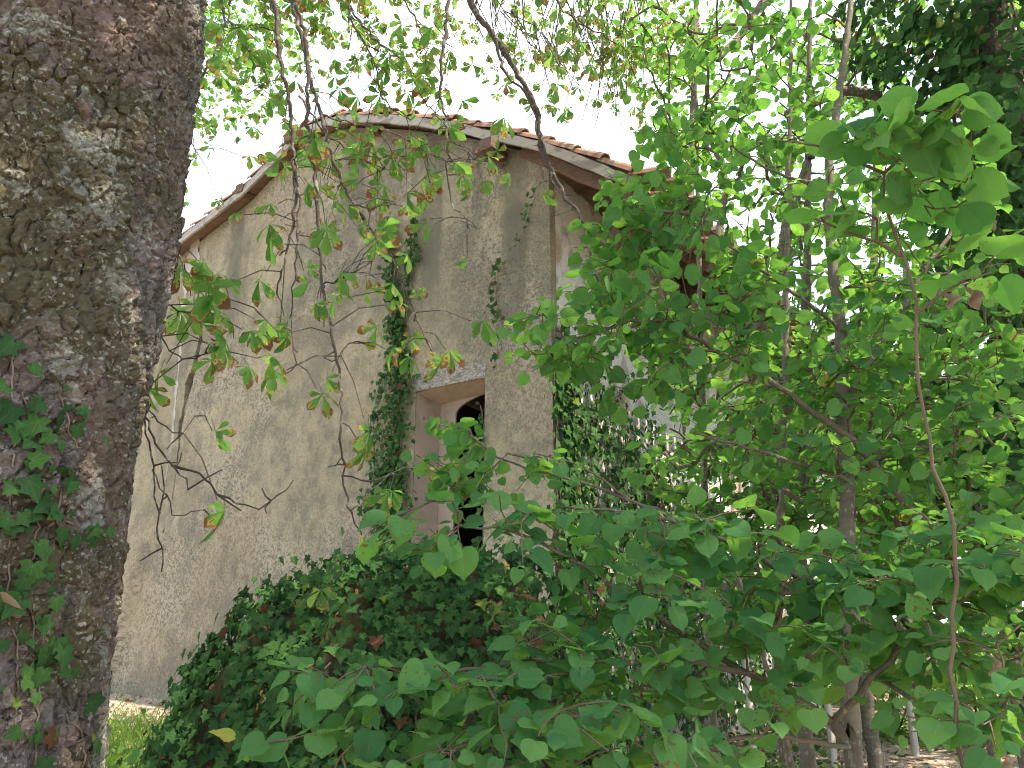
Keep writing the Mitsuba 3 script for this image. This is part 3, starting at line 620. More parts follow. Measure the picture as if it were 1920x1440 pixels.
#FOLIAGE
# ---------------------------------------------------------------- the old chestnut in the foreground
chestnut = thing('chestnut_tree', 'massive old chestnut trunk in the foreground with flaking mossy bark and drooping browned leaves', 'tree')
EDGE = np.array([[*P(x, y, 2.25)[[2, 0]]] for x, y in [(185, 1440), (192, 1300), (215, 1060), (250, 810), (290, 620), (330, 400), (352, 200), (375, 0), (388, -160)]]) - [0, .05]
def rad(z): return np.interp(z, [-.2, .2, .8, 1.4, 2.2, 3.4, 5, 8], [.62, .52, .455, .435, .42, .39, .33, .2])
def cen(z):
    return np.stack([np.interp(z, EDGE[:, 0], EDGE[:, 1]) - rad(z) * 1.03, 2.25 + .02 * z + 0 * z], -1)
def bark_field(s, z, seed):                          # flaking plates: height in metres over (arc length, height)
    q = np.stack([s, z], -1).reshape(-1, 2)
    n3 = lambda k, o: meshkit.fbm(np.stack([q[:, 0] * k, q[:, 1] * k * .7, q[:, 0] * 0 + o], 1), 3, seed)
    w = q + .035 * np.stack([n3(9, 1) - .5, n3(9, 4) - .5], 1) * 2 + .012 * np.stack([n3(40, 2) - .5, n3(40, 7) - .5], 1) * 2
    r = np.random.default_rng(seed); A = np.array([1, .62])
    lo, hi = w.min(0) - .2, w.max(0) + .2
    def plates(cell):
        g = np.stack(np.meshgrid(np.arange(lo[0], hi[0], cell), np.arange(lo[1], hi[1], cell / A[1]), indexing='ij'), -1).reshape(-1, 2)
        g = g + r.uniform(-.5, .5, g.shape) * [cell, cell / A[1]]
        d, i = cKDTree(g * A).query(w * A, k=2)
        e = (d[:, 1] - d[:, 0]) / cell; rnd = r.random((len(g), 4))[i[:, 0]]
        off = (w - g[i[:, 0]]) / cell
        return e, rnd, off
    e, c, o = plates(.046); e2, c2, o2 = plates(.020)
    st = lambda a, b, x: (lambda t: t * t * (3 - 2 * t))(np.clip((x - a) / (b - a), 0, 1))
    h = .016 * st(.02, .20, e) * (.35 + .9 * c[:, 0]) + .006 * (o[:, 0] * (c[:, 1] - .5) + o[:, 1] * (c[:, 2] - .5)) * 2
    m = st(.42, .6, n3(6, 9))
    h += (.0065 * st(.0, .16, e2) * (.2 + c2[:, 0]) + .006 * o2[:, 1] * (c2[:, 1] - .4) + .004 * o2[:, 0] * (c2[:, 2] - .5)) * (1 - .6 * m)
    h += .030 * (n3(3.2, 3) - .5) + .010 * (n3(30, 5) - .5) * (1 - .4 * m) + .010 * (n3(85, 6) - .5)
    h += m * (.006 + .012 * (n3(60, 8) - .5))
    return h.reshape(s.shape), c[:, 3].reshape(s.shape)
def trunk_mesh(cfun, rfun, z0, z1, nz, nth, seed, facing=-math.pi / 2, flute=0.0):
    u = np.linspace(-1, 1, nth + 1)[:-1]
    th = facing + math.pi * (.55 * u + .45 * u ** 3)  # rows stand closer on the near side
    z = np.linspace(z0, z1, nz); TH, Z = np.meshgrid(th, z)
    R = rfun(Z); lump = meshkit.fbm(np.stack([np.cos(TH) * 1.6, np.sin(TH) * 1.6, Z * .9], -1), 3, seed + 5) - .5
    # blend the seam at the far side
    s = (TH - facing) * .42
    h, pid = bark_field(s, Z, seed)
    h *= np.clip((1 - np.abs(u)) / .08, 0, 1)[None]
    R = R * (1 + .13 * lump + flute * np.cos(5 * TH + Z)) + h
    C = cfun(Z)
    v = np.stack([C[..., 0] + R * np.cos(TH), C[..., 1] + R * np.sin(TH), Z], -1).reshape(-1, 3)
    i, j = np.meshgrid(np.arange(nz - 1), np.arange(nth), indexing='ij'); k = (j + 1) % nth
    q = np.stack([i * nth + j, i * nth + k, (i + 1) * nth + k, (i + 1) * nth + j], -1).reshape(-1, 4)
    uv = np.stack([pid.ravel(), Z.ravel() * 0], 1)
    return v, np.vstack([q[:, [0, 1, 2]], q[:, [0, 2, 3]]]), uv
v, f, uv = trunk_mesh(cen, rad, -.2, 4.6, 900, 340, 21)
trunk = part(chestnut, 'trunk', (v, f), 'bark_mat', smooth=True, uv=uv)
TV, TN = v, f
def limb_c(z): return np.stack([cen(z)[..., 0] - .33 - .19 * (3.6 - z), cen(z)[..., 1] - .13 + 0 * z], -1)
def limb_r(z): return np.interp(z, [1.6, 2.2, 2.7, 3.4, 5], [.12, .24, .27, .25, .2])
v, f, uv = trunk_mesh(limb_c, limb_r, 1.7, 4.8, 330, 170, 33)
part(chestnut, 'limb', (v, f), 'bark_mat', smooth=True, uv=uv)
up_ = np.array([[*cen(np.array(4.5)), 4.4], [-1.2, 2.5, 6.0], [-.9, 2.7, 8.0], [-.6, 2.9, 10.5]])
part(chestnut, 'trunk', tube(smooth_line(up_, .2), np.linspace(.34, .12, len(smooth_line(up_, .2))), 12, .05), 'bark_mat', smooth=True, uv=None)
def on_trunk(px, py, cf=cen, rf=rad):                # first meeting of a survey ray with the trunk; returns point, outward normal
    r = unit(ray(px, py)); s = 1.2
    for _ in range(400):
        q = EYE + r * s; c = cf(np.array(q[2])); d = np.linalg.norm(q[:2] - c)
        if d < rf(np.array(q[2])) + .012: break
        s += .005
    nn = np.array([*(q[:2] - c), 0]); return q, unit(nn)
tree_kd = cKDTree(TV)
VN = np.zeros_like(TV); fn_ = np.cross(TV[TN[:, 1]] - TV[TN[:, 0]], TV[TN[:, 2]] - TV[TN[:, 0]])
for k in range(3): np.add.at(VN, TN[:, k], fn_)
VN = unit(VN)
# loose bark flakes standing proud of the trunk, each a piece of its own
rng = np.random.default_rng(77)
def flake(c, n, size, rng):
    a = np.sort(rng.uniform(0, 2 * math.pi, 9)); r = size * rng.uniform(.55, 1.1, 9)
    up = unit(UP - n * n[2]); sd = np.cross(up, n)
    ring = np.stack([r * np.cos(a) * .72, r * np.sin(a)], 1)
    lift = .004 + .010 * np.clip(ring[:, 1:2] / size * (1 if rng.random() < .5 else -1), 0, 1) + rng.uniform(0, .003, (9, 1))
    top = c + ring[:, :1] * sd + ring[:, 1:] * up + n * (lift + .002); bot = c + ring[:, :1] * sd * .96 + ring[:, 1:] * up * .96 + n * (-.012)
    inner = c + .55 * (ring[:, :1] * sd + ring[:, 1:] * up) + n * (.006 + rng.uniform(-.0015, .0035, (9, 1)))
    v = np.vstack([top, bot, inner, [c + n * .006]]); i = np.arange(9); j = (i + 1) % 9
    f = np.vstack([np.stack([18 + i, i, j], 1), np.stack([18 + i, j, 18 + j], 1), np.stack([i, 9 + i, j], 1), np.stack([j, 9 + i, 9 + j], 1), np.stack([27 + i * 0, 18 + i, 18 + j], 1)])
    return v, f
cand = [(x, y) for x, y in zip(rng.uniform(-10, 380, 900), rng.uniform(-10, 1450, 900))]
made = 0
for x, y in cand:
    q = P(x, y, 2.25)
    if x > np.interp(q[2], EDGE[:, 0], [185, 192, 215, 250, 290, 330, 352, 375, 388]) - 18 or made >= 300: continue
    c, n = on_trunk(x, y); _, i = tree_kd.query(c); c = TV[i]
    if meshkit.fbm(np.array([[c[0] * 4, c[1] * 4, c[2] * 3]]), 3, 3)[0] > .56: continue
    v, f = flake(c, unit(n * .8 + VN[i] * .2), rng.uniform(.012, .032), rng)
    part(trunk, 'bark_flake', (v, f), 'bark_mat', smooth=35); made += 1
# moss: short tufts in cushions
w = np.nonzero((TV[:, 1] < 2.25 + .1) & (TV[:, 2] > .9))[0]
w = rng.choice(w, 60000)
den = meshkit.fbm(TV[w] * [3.1, 3.1, 2.3], 3, 44) + .12 * (meshkit.noise(TV[w] * 30, 5) - .5)
w = w[den > .54][:16000]; nm = len(w)
tip = TV[w] + (VN[w] * .7 + rng.normal(0, .45, (nm, 3)) + [0, 0, -.25]) * rng.uniform(.004, .011, (nm, 1))
sd = unit(np.cross(VN[w], rng.normal(size=(nm, 3)))) * .0022
v = np.stack([TV[w] - sd, TV[w] + sd, tip], 1).reshape(-1, 3)
part(chestnut, 'moss', (v, np.arange(nm * 3).reshape(-1, 3)), 'moss_mat', stuff=True)

# hanging branches
HANG = [
 ([(505, -60), (516, 10), (530, 130), (545, 210), (552, 300), (548, 420), (528, 500), (519, 552)], 3.5, 3.5, .020, .005, 14),
 ([(552, 300), (560, 390), (548, 560), (545, 625), (556, 682)], 3.5, 3.45, .008, .003, 5),
 ([(535, -40), (560, 50), (600, 215), (635, 330), (690, 420), (742, 495), (765, 560), (797, 634)], 3.7, 3.6, .016, .004, 26),
 ([(545, -20), (575, 90), (577, 235), (590, 330), (600, 470), (608, 560), (636, 700), (641, 830), (655, 955), (692, 1030)], 3.3, 3.2, .014, .004, 12),
 ([(845, -50), (836, 60), (826, 170), (838, 240), (845, 375), (895, 428)], 3.6, 3.6, .014, .003, 6),
 ([(868, -60), (890, 20), (930, 75), (975, 145), (1004, 205), (1020, 290), (1062, 372), (1104, 440), (1114, 510), (1160, 570)], 4.2, 4.3, .030, .010, 6),
 ([(930, 75), (945, 130), (1000, 200), (1035, 330), (1085, 410)], 4.2, 4.25, .012, .004, 2),
 ([(1104, 440), (1150, 462), (1210, 475), (1260, 440)], 4.25, 4.4, .012, .004, 0),
 ([(262, 640), (268, 740), (282, 810), (322, 872), (352, 918)], 2.9, 2.8, .008, .003, 0),
 ([(322, 872), (375, 884), (418, 928), (488, 950), (550, 900)], 2.85, 2.8, .006, .002, 0),
 ([(268, 760), (285, 900), (298, 1000), (303, 1072)], 2.9, 2.9, .005, .003, 0),
 ([(268, 750), (300, 790), (338, 812), (366, 780)], 2.9, 2.9, .004, .002, 2),
 ([(285, 880), (320, 958), (345, 968), (382, 956)], 2.9, 2.9, .004, .002, 0),
 ([(255, 560), (330, 578), (372, 590), (430, 560)], 3.0, 3.0, .006, .002, 9),
 ([(270, 600), (330, 665), (382, 668), (405, 640)], 3.0, 3.0, .005, .002, 8),
 ([(280, 420), (330, 470), (372, 545), (400, 560)], 3.0, 3.0, .005, .002, 7),
 ([(640, 892), (690, 898), (745, 890), (782, 878)], 3.25, 3.25, .005, .002, 4),
 ([(655, 385), (720, 388), (756, 370)], 3.5, 3.5, .005, .002, 4),
 ([(700, 640), (660, 640), (640, 668)], 3.4, 3.4, .005, .002, 4),
 ([(600, 540), (650, 520), (700, 490)], 3.3, 3.3, .005, .002, 5),
 ([(370, -60), (420, 20), (405, 90), (372, 160), (355, 230), (370, 300)], 4.2, 4.2, .012, .003, 14),
 ([(440, -60), (430, 30), (470, 110), (480, 170)], 4.4, 4.4, .012, .003, 14),
 ([(640, -60), (660, 40), (700, 110), (720, 190), (770, 225)], 4.0, 4.0, .012, .003, 20),
 ([(620, -40), (690, 60), (760, 120), (790, 180), (880, 290)], 4.4, 4.2, .012, .003, 16),
 ([(720, -60), (770, 20), (790, 60), (800, 130)], 4.2, 4.2, .012, .003, 16),
 ([(1000, -60), (1060, 20), (1120, 60), (1170, 90)], 4.6, 4.6, .014, .003, 10),
 ([(1120, -60), (1100, 40), (1130, 120), (1150, 200)], 5.0, 5.0, .012, .003, 9),
 ([(560, 180), (620, 260), (700, 310), (760, 320)], 3.8, 3.8, .007, .002, 14),
 ([(600, 215), (660, 230), (740, 250), (830, 300), (890, 300)], 3.9, 3.9, .007, .002, 14),
]
rng = np.random.default_rng(5)
lp, ld, ln, ls = [], [], [], []
small = []
for pts, Y0, Y1, r0, r1, nl in HANG:
    q = smooth_line(PL(pts, Y0, Y1), .04)
    q[1:-1] += rng.normal(0, .006, (len(q) - 2, 3))
    rr = np.linspace(r0 * .82, r1 * .8, len(q)) * (1 + .25 * (meshkit.noise(q * 14, 6) - .5) * 2)
    part(chestnut, 'branch', tube(q, rr, 7, .14, len(q)), 'twig_mat', smooth=True)
    for _ in range(int(len(q) * .25)):               # short knobbly spurs
        i = int(rng.integers(len(q) // 4, len(q))); e = q[i] + (rng.normal(size=3) * [1, .6, 1] + [0, 0, -.5]) * rng.uniform(.02, .07)
        small.append(tube(np.array([q[i], (q[i] + e) / 2 + rng.normal(0, .006, 3), e]), [.004, .003, .0022], 4))
    for k in range(nl):
        i = int(len(q) * rng.uniform(.22, 1.0)) if k else len(q) - 1
        i = min(i, len(q) - 1); t = unit(q[min(i + 1, len(q) - 1)] - q[i - 1])
        out = unit(rng.normal(size=3) * [1, .8, .55] + t * .35 + [0, 0, -.15])
        L = rng.uniform(.08, .30); e = q[i] + out * L + [0, 0, -.18 * L]
        s = rng.uniform(.075, .14)
        small.append(tube(np.array([q[i], q[i] + out * L * .5 + [0, 0, .01], e]), [.003, .0024, .002], 4))
        lp.append(e + out * s * .45); ld.append(out * .8 + np.array([0, 0, -rng.uniform(.2, 1.1)])); ln.append(unit(UP * .8 + rng.normal(0, .4, 3) - [0, .25, 0])); ls.append(s)
part(chestnut, 'twigs', join(small), 'twig_mat', smooth=True, stuff=True)
leaves(chestnut, CHEST, CHEST_LO, lp, ld, ln, ls, 'chestnut_leaf_mat', rng, 300, 10)
# the crown overhead and the sprays that hang into the top of the view
def canopy(holder, centers, radii, n, size, mat, tm, rng, name='crown', up=.8, droop=.5):
    pos = np.vstack([blob(c, r, k, rng) for c, r, k in zip(centers, radii, n)])
    d = rng.normal(size=pos.shape) + [0, 0, -droop]; nn = UP * up + rng.normal(0, .45, pos.shape)
    leaves(holder, tm, tm, pos, d, nn, size * rng.uniform(.7, 1.25, len(pos)), mat, rng, 0, rest_name=name)
cc = [P(x, y, Y) for x, y, Y in [(400, 60, 6.0), (470, 20, 5.5), (620, 40, 6.2), (740, 40, 6.5), (860, 20, 7.0), (1130, 60, 7.0), (1010, 40, 7.5), (1180, 130, 7.5), (390, 170, 6.5), (560, -90, 5), (900, -150, 5.5), (350, 20, 5.5), (1080, 130, 7), (950, 90, 7), (1160, 20, 6.5), (1230, 90, 7)]]
canopy(chestnut, cc, [(.7, .6, .45)] * 16, [60, 60, 55, 55, 40, 60, 40, 45, 50, 90, 90, 40, 40, 30, 60, 50], .11, 'chestnut_leaf_mat', CHEST_LO, rng, 'hanging_foliage')
oc = [(-2.5, .5, 7.5), (.2, .8, 8.0), (-1.0, 3.6, 9.5), (1.8, 2.6, 9.6), (-3.5, 3.0, 8.8), (0, -1.5, 7.5), (2.4, .2, 8.2), (1.7, .2, 6.9), (2.9, -.9, 7.8)]
canopy(chestnut, oc, [(1.9, 1.7, 1.3)] * 7 + [(1.3, 1.2, .8)] * 2, [420] * 7 + [460, 460], .16, 'chestnut_leaf_mat', CHEST_LO, rng, 'crown')
tw = []
for x0, y0, x1, y1, Y in [(930, -20, 955, 95, 6), (985, -20, 975, 110, 6), (1040, -30, 1010, 130, 6.4), (1070, -20, 1090, 140, 6.4), (1100, 10, 1065, 160, 6.2), (1155, 20, 1105, 230, 6.6), (1190, -20, 1200, 170, 6.8), (1020, 60, 1060, 190, 6), (960, 20, 1030, 150, 6.2), (1130, -30, 1180, 210, 6.8), (900, -20, 905, 80, 6)]:
    for k in range(5):
        a = P(x0 + rng.normal(0, 14), y0, Y); b = P(x1 + rng.normal(0, 26), y1 + rng.normal(0, 25), Y)
        tw.append(tube(np.array([a, (a + b) / 2 + rng.normal(0, .05, 3), b]), [.007, .005, .003], 4))
part(chestnut, 'twigs', join(tw), 'twig_mat', smooth=True, stuff=True)

# ---------------------------------------------------------------- limes on the right
def lime_tree(label, stems, clumps, size, rng_seed, power=.42, face=(0, 0, 1), tilt=.35, nparts=300, r_tip=.0035, mat='lime_leaf_mat', bark='lime_bark_mat', reach=.42, spacing=.05, cat='tree', name='lime_tree', extra=.6, group=None, droop=.35, side_len=.14, lift=.25):
    t = thing(name, label, cat, group); rng = np.random.default_rng(rng_seed)
    roots = []
    for i, (pts, r0, r1) in enumerate(stems):
        q = smooth_line(np.asarray(pts), .06); q[1:-1] += rng.normal(0, .004, (len(q) - 2, 3)); roots.append(q)
        part(t, 'trunk' if i == 0 else 'branch', tube(q, np.linspace(r0, r1, len(q)) * (1 + .12 * (meshkit.noise(q * 9, i) - .5)), 10 if r0 > .012 else 6, .06, i), bark, smooth=True)
    tg = np.vstack([blob(c, r, k, rng, .3) for c, r, k in clumps])
    paths, w = grow(roots, tg, rng, lift=lift)
    wood(t, paths, w, len(roots), r_tip, 'shoot_mat' if r_tip < .005 else bark, power, cap=.02)
    pos, d, n, s, shoots = lime_leaves(paths, len(roots), rng, size, spacing, reach, face, tilt, droop, extra, side_len)
    for k in range(min(16, len(pos) // 40)):          # a few dead leaves hang on
        i = int(rng.integers(len(pos))); v, f, uv = leaf_mesh(LIME_NEAR[1], pos[i:i + 1] - [[0, 0, .03]], unit(np.array([[rng.normal(0, .4), rng.normal(0, .4), -1]])), np.array([[1.0, 0, 0]]), np.array([[0, -1.0, 0]]), np.array([size * rng.uniform(.5, .8)]), np.array([k * 3 + 1]))
        c_ = v.mean(0); v = c_ + (v - c_) * [.45, 1, 1] + np.stack([.006 * np.sin((v[:, 2] - c_[2]) * 160 + k), .012 * np.cos((v[:, 0] - c_[0]) * 90), v[:, 2] * 0], 1); part(t, 'dead_leaf', (v, f), 'dead_leaf_mat', smooth=True, uv=uv)
    if shoots: part(t, 'shoots', join([tube(q, [.0022, .002, .0014], 4) for q in shoots]), 'shoot_mat', smooth=True, stuff=True)
    leaves(t, LIME_NEAR, LIME_LO, pos, d, n, s, mat, rng, nparts, 10, hi_px=26)
    return t
def B(px, py, Y): return P(px, py, Y)
def base(p, dx=0, dy=0): return np.array([p[0] + dx, p[1] + dy, float(G(p[0] + dx, p[1] + dy)) - .1])
TOCAM = np.array([0, -1.0, 0])
# slender sapling whose straight stem stands right of the centre
st = [B(1603, 1440, 3.2), B(1592, 1100, 3.2), B(1585, 830, 3.25), B(1575, 620, 3.3), B(1555, 350, 3.35), B(1590, 60, 3.4), B(1600, -80, 3.5)]
b1 = PL([(1790, 1045), (1690, 930), (1600, 830), (1480, 738), (1385, 680), (1290, 630), (1190, 603), (1060, 640)], 3.2, 3.0)
b2 = PL([(1570, 780), (1640, 660), (1705, 555), (1780, 440), (1860, 330)], 3.25, 3.3)
b3 = PL([(1590, 900), (1500, 870), (1400, 840), (1300, 810)], 3.2, 3.0)
b4 = PL([(1575, 620), (1480, 540), (1380, 470), (1290, 400)], 3.3, 3.0)
b5 = PL([(1555, 350), (1450, 320), (1340, 250)], 3.35, 3.2)
lime_tree('slender lime with a straight grey stem right of centre, its sprays reaching the barn corner', [([base(st[0])] + st, .042, .012), (b1, .018, .005), (b2, .018, .006), (b3, .010, .004), (b4, .010, .004), (b5, .008, .004)],
  [(B(1070, 630, 3.0), (.24, .3, .11), 16), (B(1190, 660, 3.0), (.35, .4, .2), 26), (B(1300, 560, 3.0), (.4, .45, .22), 26), (B(1400, 680, 3.1), (.4, .45, .22), 24), (B(1300, 440, 3.1), (.3, .4, .22), 16), (B(1120, 500, 3.4), (.16, .25, .15), 9), (B(1330, 300, 3.2), (.35, .4, .25), 17), (B(1480, 420, 3.2), (.35, .4, .3), 14), (B(1500, 200, 3.4), (.4, .4, .3), 14), (B(1620, 620, 3.2), (.4, .4, .25), 18), (B(1470, 850, 3.1), (.3, .35, .13), 12), (B(1700, 700, 3.1), (.35, .4, .2), 20), (B(1830, 620, 3.0), (.3, .4, .22), 18), (B(1800, 420, 3.1), (.35, .4, .25), 18), (B(1840, 820, 3.0), (.3, .4, .18), 16), (B(1700, 880, 3.1), (.3, .4, .15), 14), (B(1700, 300, 3.2), (.35, .4, .2), 14), (B(1560, 700, 3.2), (.3, .3, .18), 14), (B(1165, 345, 3.3), (.12, .2, .09), 7), (B(1230, 370, 3.2), (.2, .3, .14), 13), (B(1150, 440, 3.2), (.16, .25, .13), 13), (B(1260, 250, 3.3), (.2, .3, .12), 10), (B(1130, 560, 3.1), (.22, .25, .14), 16), (B(1200, 500, 3.2), (.2, .25, .13), 12), (B(1870, 950, 2.9), (.25, .3, .12), 12), (B(1700, 480, 3.3), (.35, .4, .25), 10), (B(1380, 120, 3.6), (.4, .4, .3), 12)],
  .062, 101, r_tip=.0020, face=(0, .45, .9), tilt=.42)
# spray that crosses the loft opening
st = PL([(1420, 1180), (1290, 1000), (1180, 935), (1080, 900), (960, 870), (905, 835), (858, 800)], 2.9, 2.6)
lime_tree('thin lime shoot with round bright leaves crossing in front of the dark loft opening', [([base(st[0], .3, .2)] + list(st), .014, .003), (PL([(1040, 880), (960, 850), (900, 905), (830, 925), (790, 950)], 2.7, 2.6), .005, .002), (PL([(1180, 935), (1080, 870), (1000, 850)], 2.8, 2.7), .005, .002)],
  [(B(860, 800, 2.6), (.13, .15, .05), 7), (B(850, 870, 2.6), (.15, .15, .07), 8), (B(820, 930, 2.6), (.12, .15, .06), 6), (B(980, 870, 2.7), (.15, .15, .05), 7), (B(890, 930, 2.7), (.12, .15, .05), 5), (B(1100, 880, 2.8), (.2, .2, .08), 6)],
  .050, 102, r_tip=.0014, power=.34, face=(0, .75, .62), tilt=.34, reach=.13, name='lime_shoot', cat='sapling', extra=.15)
# low wide sapling at the bottom, seen from above
st = [B(1607, 1445, 2.35), B(1592, 1400, 2.35), B(1562, 1355, 2.35)]
l1 = PL([(1562, 1355), (1470, 1295), (1400, 1262), (1290, 1240), (1150, 1240), (1000, 1242), (880, 1255), (760, 1285), (690, 1278)], 2.35, 1.9)
l2 = PL([(1562, 1355), (1590, 1320), (1640, 1268), (1712, 1185), (1770, 1150), (1832, 1108), (1920, 1060)], 2.35, 2.0)
l3 = PL([(1400, 1262), (1290, 1190), (1180, 1120), (1080, 1050), (960, 1000), (860, 985)], 2.3, 2.0)
l4 = PL([(1550, 1112), (1450, 1058), (1390, 1030), (1280, 985), (1180, 960), (1060, 950)], 2.4, 2.2)
l5 = PL([(1300, 1240), (1180, 1320), (1000, 1360), (860, 1400)], 2.2, 1.8)
l6 = PL([(1640, 1268), (1750, 1330), (1850, 1400)], 2.3, 1.9)
l7 = PL([(1592, 1400), (1450, 1380), (1330, 1400), (1240, 1440)], 2.3, 1.9)
l8 = PL([(1712, 1185), (1640, 1110), (1550, 1112)], 2.2, 2.4)
F2 = (0, -.38, .92)
low = [(620, 1300, 1.9, 5), (590, 1400, 1.85, 4), (740, 1275, 1.9, 7), (860, 1290, 1.95, 8), (1000, 1280, 2.0, 10), (1130, 1230, 2.1, 11), (730, 1400, 1.8, 5), (880, 1400, 1.8, 7), (1010, 1390, 1.8, 8), (1120, 1350, 1.9, 9), (1240, 1290, 2.1, 10), (1320, 1190, 2.2, 11), (1180, 1130, 2.15, 9), (1060, 1160, 2.1, 5),
       (1050, 985, 2.1, 6), (900, 965, 2.0, 5), (760, 1010, 1.95, 3), (1220, 985, 2.15, 9), (1370, 1030, 2.25, 10), (1500, 1120, 2.3, 10), (1640, 1110, 2.2, 11), (1760, 1080, 2.1, 11), (1870, 1070, 2.0, 9), (1840, 1190, 2.0, 7), (1400, 1290, 2.1, 6), (1660, 1320, 2.1, 4), (1800, 1330, 1.9, 5), (1500, 1220, 2.2, 6), (1300, 1390, 1.9, 4), (1120, 1060, 2.1, 5)]
lime_tree('low lime sapling with forked reddish branches and large blue-green leaves spread across the bottom', [([base(st[0])] + st, .022, .018), (l1, .011, .0035), (l2, .011, .004), (l3, .009, .003), (l4, .009, .003), (l5, .007, .003), (l6, .007, .003), (l7, .008, .003), (l8, .009, .008)],
  [(B(x, y, Y), (.19, .22, .055), int(k * 1.7)) for x, y, Y, k in low + [(1700, 1190, 2.2, 7), (1850, 1120, 2.1, 7), (1600, 1210, 2.3, 7), (1450, 1180, 2.3, 7), (1560, 1050, 2.4, 8), (1720, 1010, 2.3, 8), (1880, 1000, 2.2, 6), (1780, 1250, 2.1, 4)]],
  .060, 103, face=F2, r_tip=.0016, power=.36, tilt=.30, reach=.20, spacing=.055, name='lime_sapling', cat='sapling', droop=.3, extra=.35)
# young lime close on the right with a thin red-brown stem
st = [B(1800, 1445, 1.75), B(1792, 1050, 1.7), B(1770, 930, 1.68), B(1738, 800, 1.66), B(1718, 680, 1.64), B(1716, 590, 1.62), B(1690, 480, 1.6), B(1655, 380, 1.58), B(1658, 325, 1.55)]
m1 = PL([(1658, 325), (1690, 280), (1745, 225), (1790, 190)], 1.55, 1.35)
m2 = PL([(1658, 325), (1600, 295), (1520, 270), (1450, 262)], 1.55, 1.5)
m3_ = PL([(1716, 590), (1780, 540), (1850, 500)], 1.62, 1.5)
m4 = PL([(1655, 400), (1700, 350), (1760, 330)], 1.58, 1.5)
m5 = PL([(1738, 800), (1820, 780), (1890, 790)], 1.66, 1.5)
m6 = PL([(1690, 480), (1600, 440), (1500, 400)], 1.6, 1.6)
lime_tree('young lime close by at the right with thin red-brown stem and broad bright leaves', [([base(st[0])] + st, .0065, .003), (m1, .004, .0015), (m2, .004, .0015), (m3_, .004, .0015), (m4, .003, .0015), (m6, .004, .0015)],
  [(B(1745, 255, 1.42), (.10, .12, .05), 8), (B(1810, 235, 1.38), (.06, .1, .05), 4), (B(1610, 305, 1.52), (.11, .14, .05), 6), (B(1760, 345, 1.52), (.11, .14, .05), 6), (B(1850, 480, 1.55), (.07, .12, .05), 3), (B(1540, 420, 1.6), (.10, .12, .04), 3)],
  .074, 104, face=(0, .3, 1), tilt=.34, droop=.15, reach=.12, spacing=.055, name='lime_sapling', cat='sapling', r_tip=.0016, bark='shoot_mat', extra=.1)
# taller limes behind
def tall(label, px, Y, lean, clumps, seed, size, r0=.06, nparts=300, branches=(), mat='lime_leaf_mat', cat='tree', face=(0, .3, 1), **kw):
    s = [B(px + lean * k, y, Y) for k, y in ((0, 1250), (.3, 900), (.55, 600), (.8, 250), (1, -120))]
    return lime_tree(label, [([base(s[0])] + s, r0, r0 * .26)] + list(branches), clumps, size, seed, face=face, nparts=nparts, mat=mat, cat=cat, reach=.5, spacing=.075, r_tip=.006, side_len=.2, **kw)
def cl(rows, Y, r, k): return [(B(x, y, Y + (i % 3 - 1) * .6), r, k) for i, (x, y) in enumerate(rows)]
tall('dark limbed lime behind the straight sapling, its crown over the barn eaves', 1500, 5.4, 20, cl([(1340, 170), (1430, 300), (1410, 430), (1480, 330), (1560, 200), (1450, 100), (1350, 60), (1290, 50), (1560, 470), (1460, 520), (1380, 580), (1640, 120)], 5.4, (.55, .6, .36), 15), 105, .06, .05,
     branches=[(PL([(1420, 640), (1450, 540), (1483, 400), (1512, 315), (1545, 225), (1585, 165)], 5.4, 5.2), .05, .03), (PL([(1345, 470), (1352, 400), (1362, 340), (1330, 260)], 5.0, 5.2), .03, .015), (PL([(1345, 110), (1385, 70), (1430, 5), (1470, -60)], 5.2, 5.6), .03, .03), (PL([(1475, 215), (1520, 195), (1580, 170), (1650, 180)], 5.0, 5.0), .03, .035)])
tall('lime with a slim leaning stem between the saplings at the right', 1840, 4.6, -60, cl([(1700, 620), (1800, 700), (1620, 720), (1740, 820), (1560, 640), (1650, 880), (1840, 880), (1500, 760)], 4.6, (.55, .6, .35), 22), 106, .075, .03, branches=[(PL([(1700, 1010), (1640, 900), (1590, 800), (1540, 730)], 4.4, 4.2), .02, .01)])
tall('leafy lime in front of the long ivied wall of the barn', 1330, 6.0, -30, cl([(1370, 900), (1440, 850), (1330, 730), (1480, 930), (1400, 1000), (1300, 1060), (1560, 980), (1260, 640), (1500, 800)], 5.6, (.55, .6, .32), 22), 107, .075, .035)
tall('lime beyond the end of the barn with sunlit yellow-green leaves', 1620, 9.5, 30, cl([(1560, 800), (1660, 760), (1750, 820), (1480, 900), (1600, 920), (1700, 950), (1820, 900), (1880, 760), (1540, 620), (1660, 560), (1420, 960), (1880, 1000), (1780, 640)], 9.5, (1.2, 1.1, .8), 34), 108, .11, .08, nparts=120)
tall('tall lime at the far right beyond the ivied trunk', 1900, 8.0, -20, cl([(1860, 520), (1780, 440), (1700, 300), (1640, 60), (1720, 130), (1900, 380), (1560, 20), (1820, 30), (1900, 160)], 8.0, (.9, .9, .6), 15), 109, .11, .09, nparts=120)
tall('broad lime over the long wall of the barn', 1250, 11.0, 60, cl([(1260, 60), (1340, 150), (1420, 220), (1300, 280), (1500, 120), (1540, 320), (1420, 400), (1250, 150), (1600, 420)], 11.0, (1.0, 1.0, .6), 10), 110, .12, .12, nparts=60)
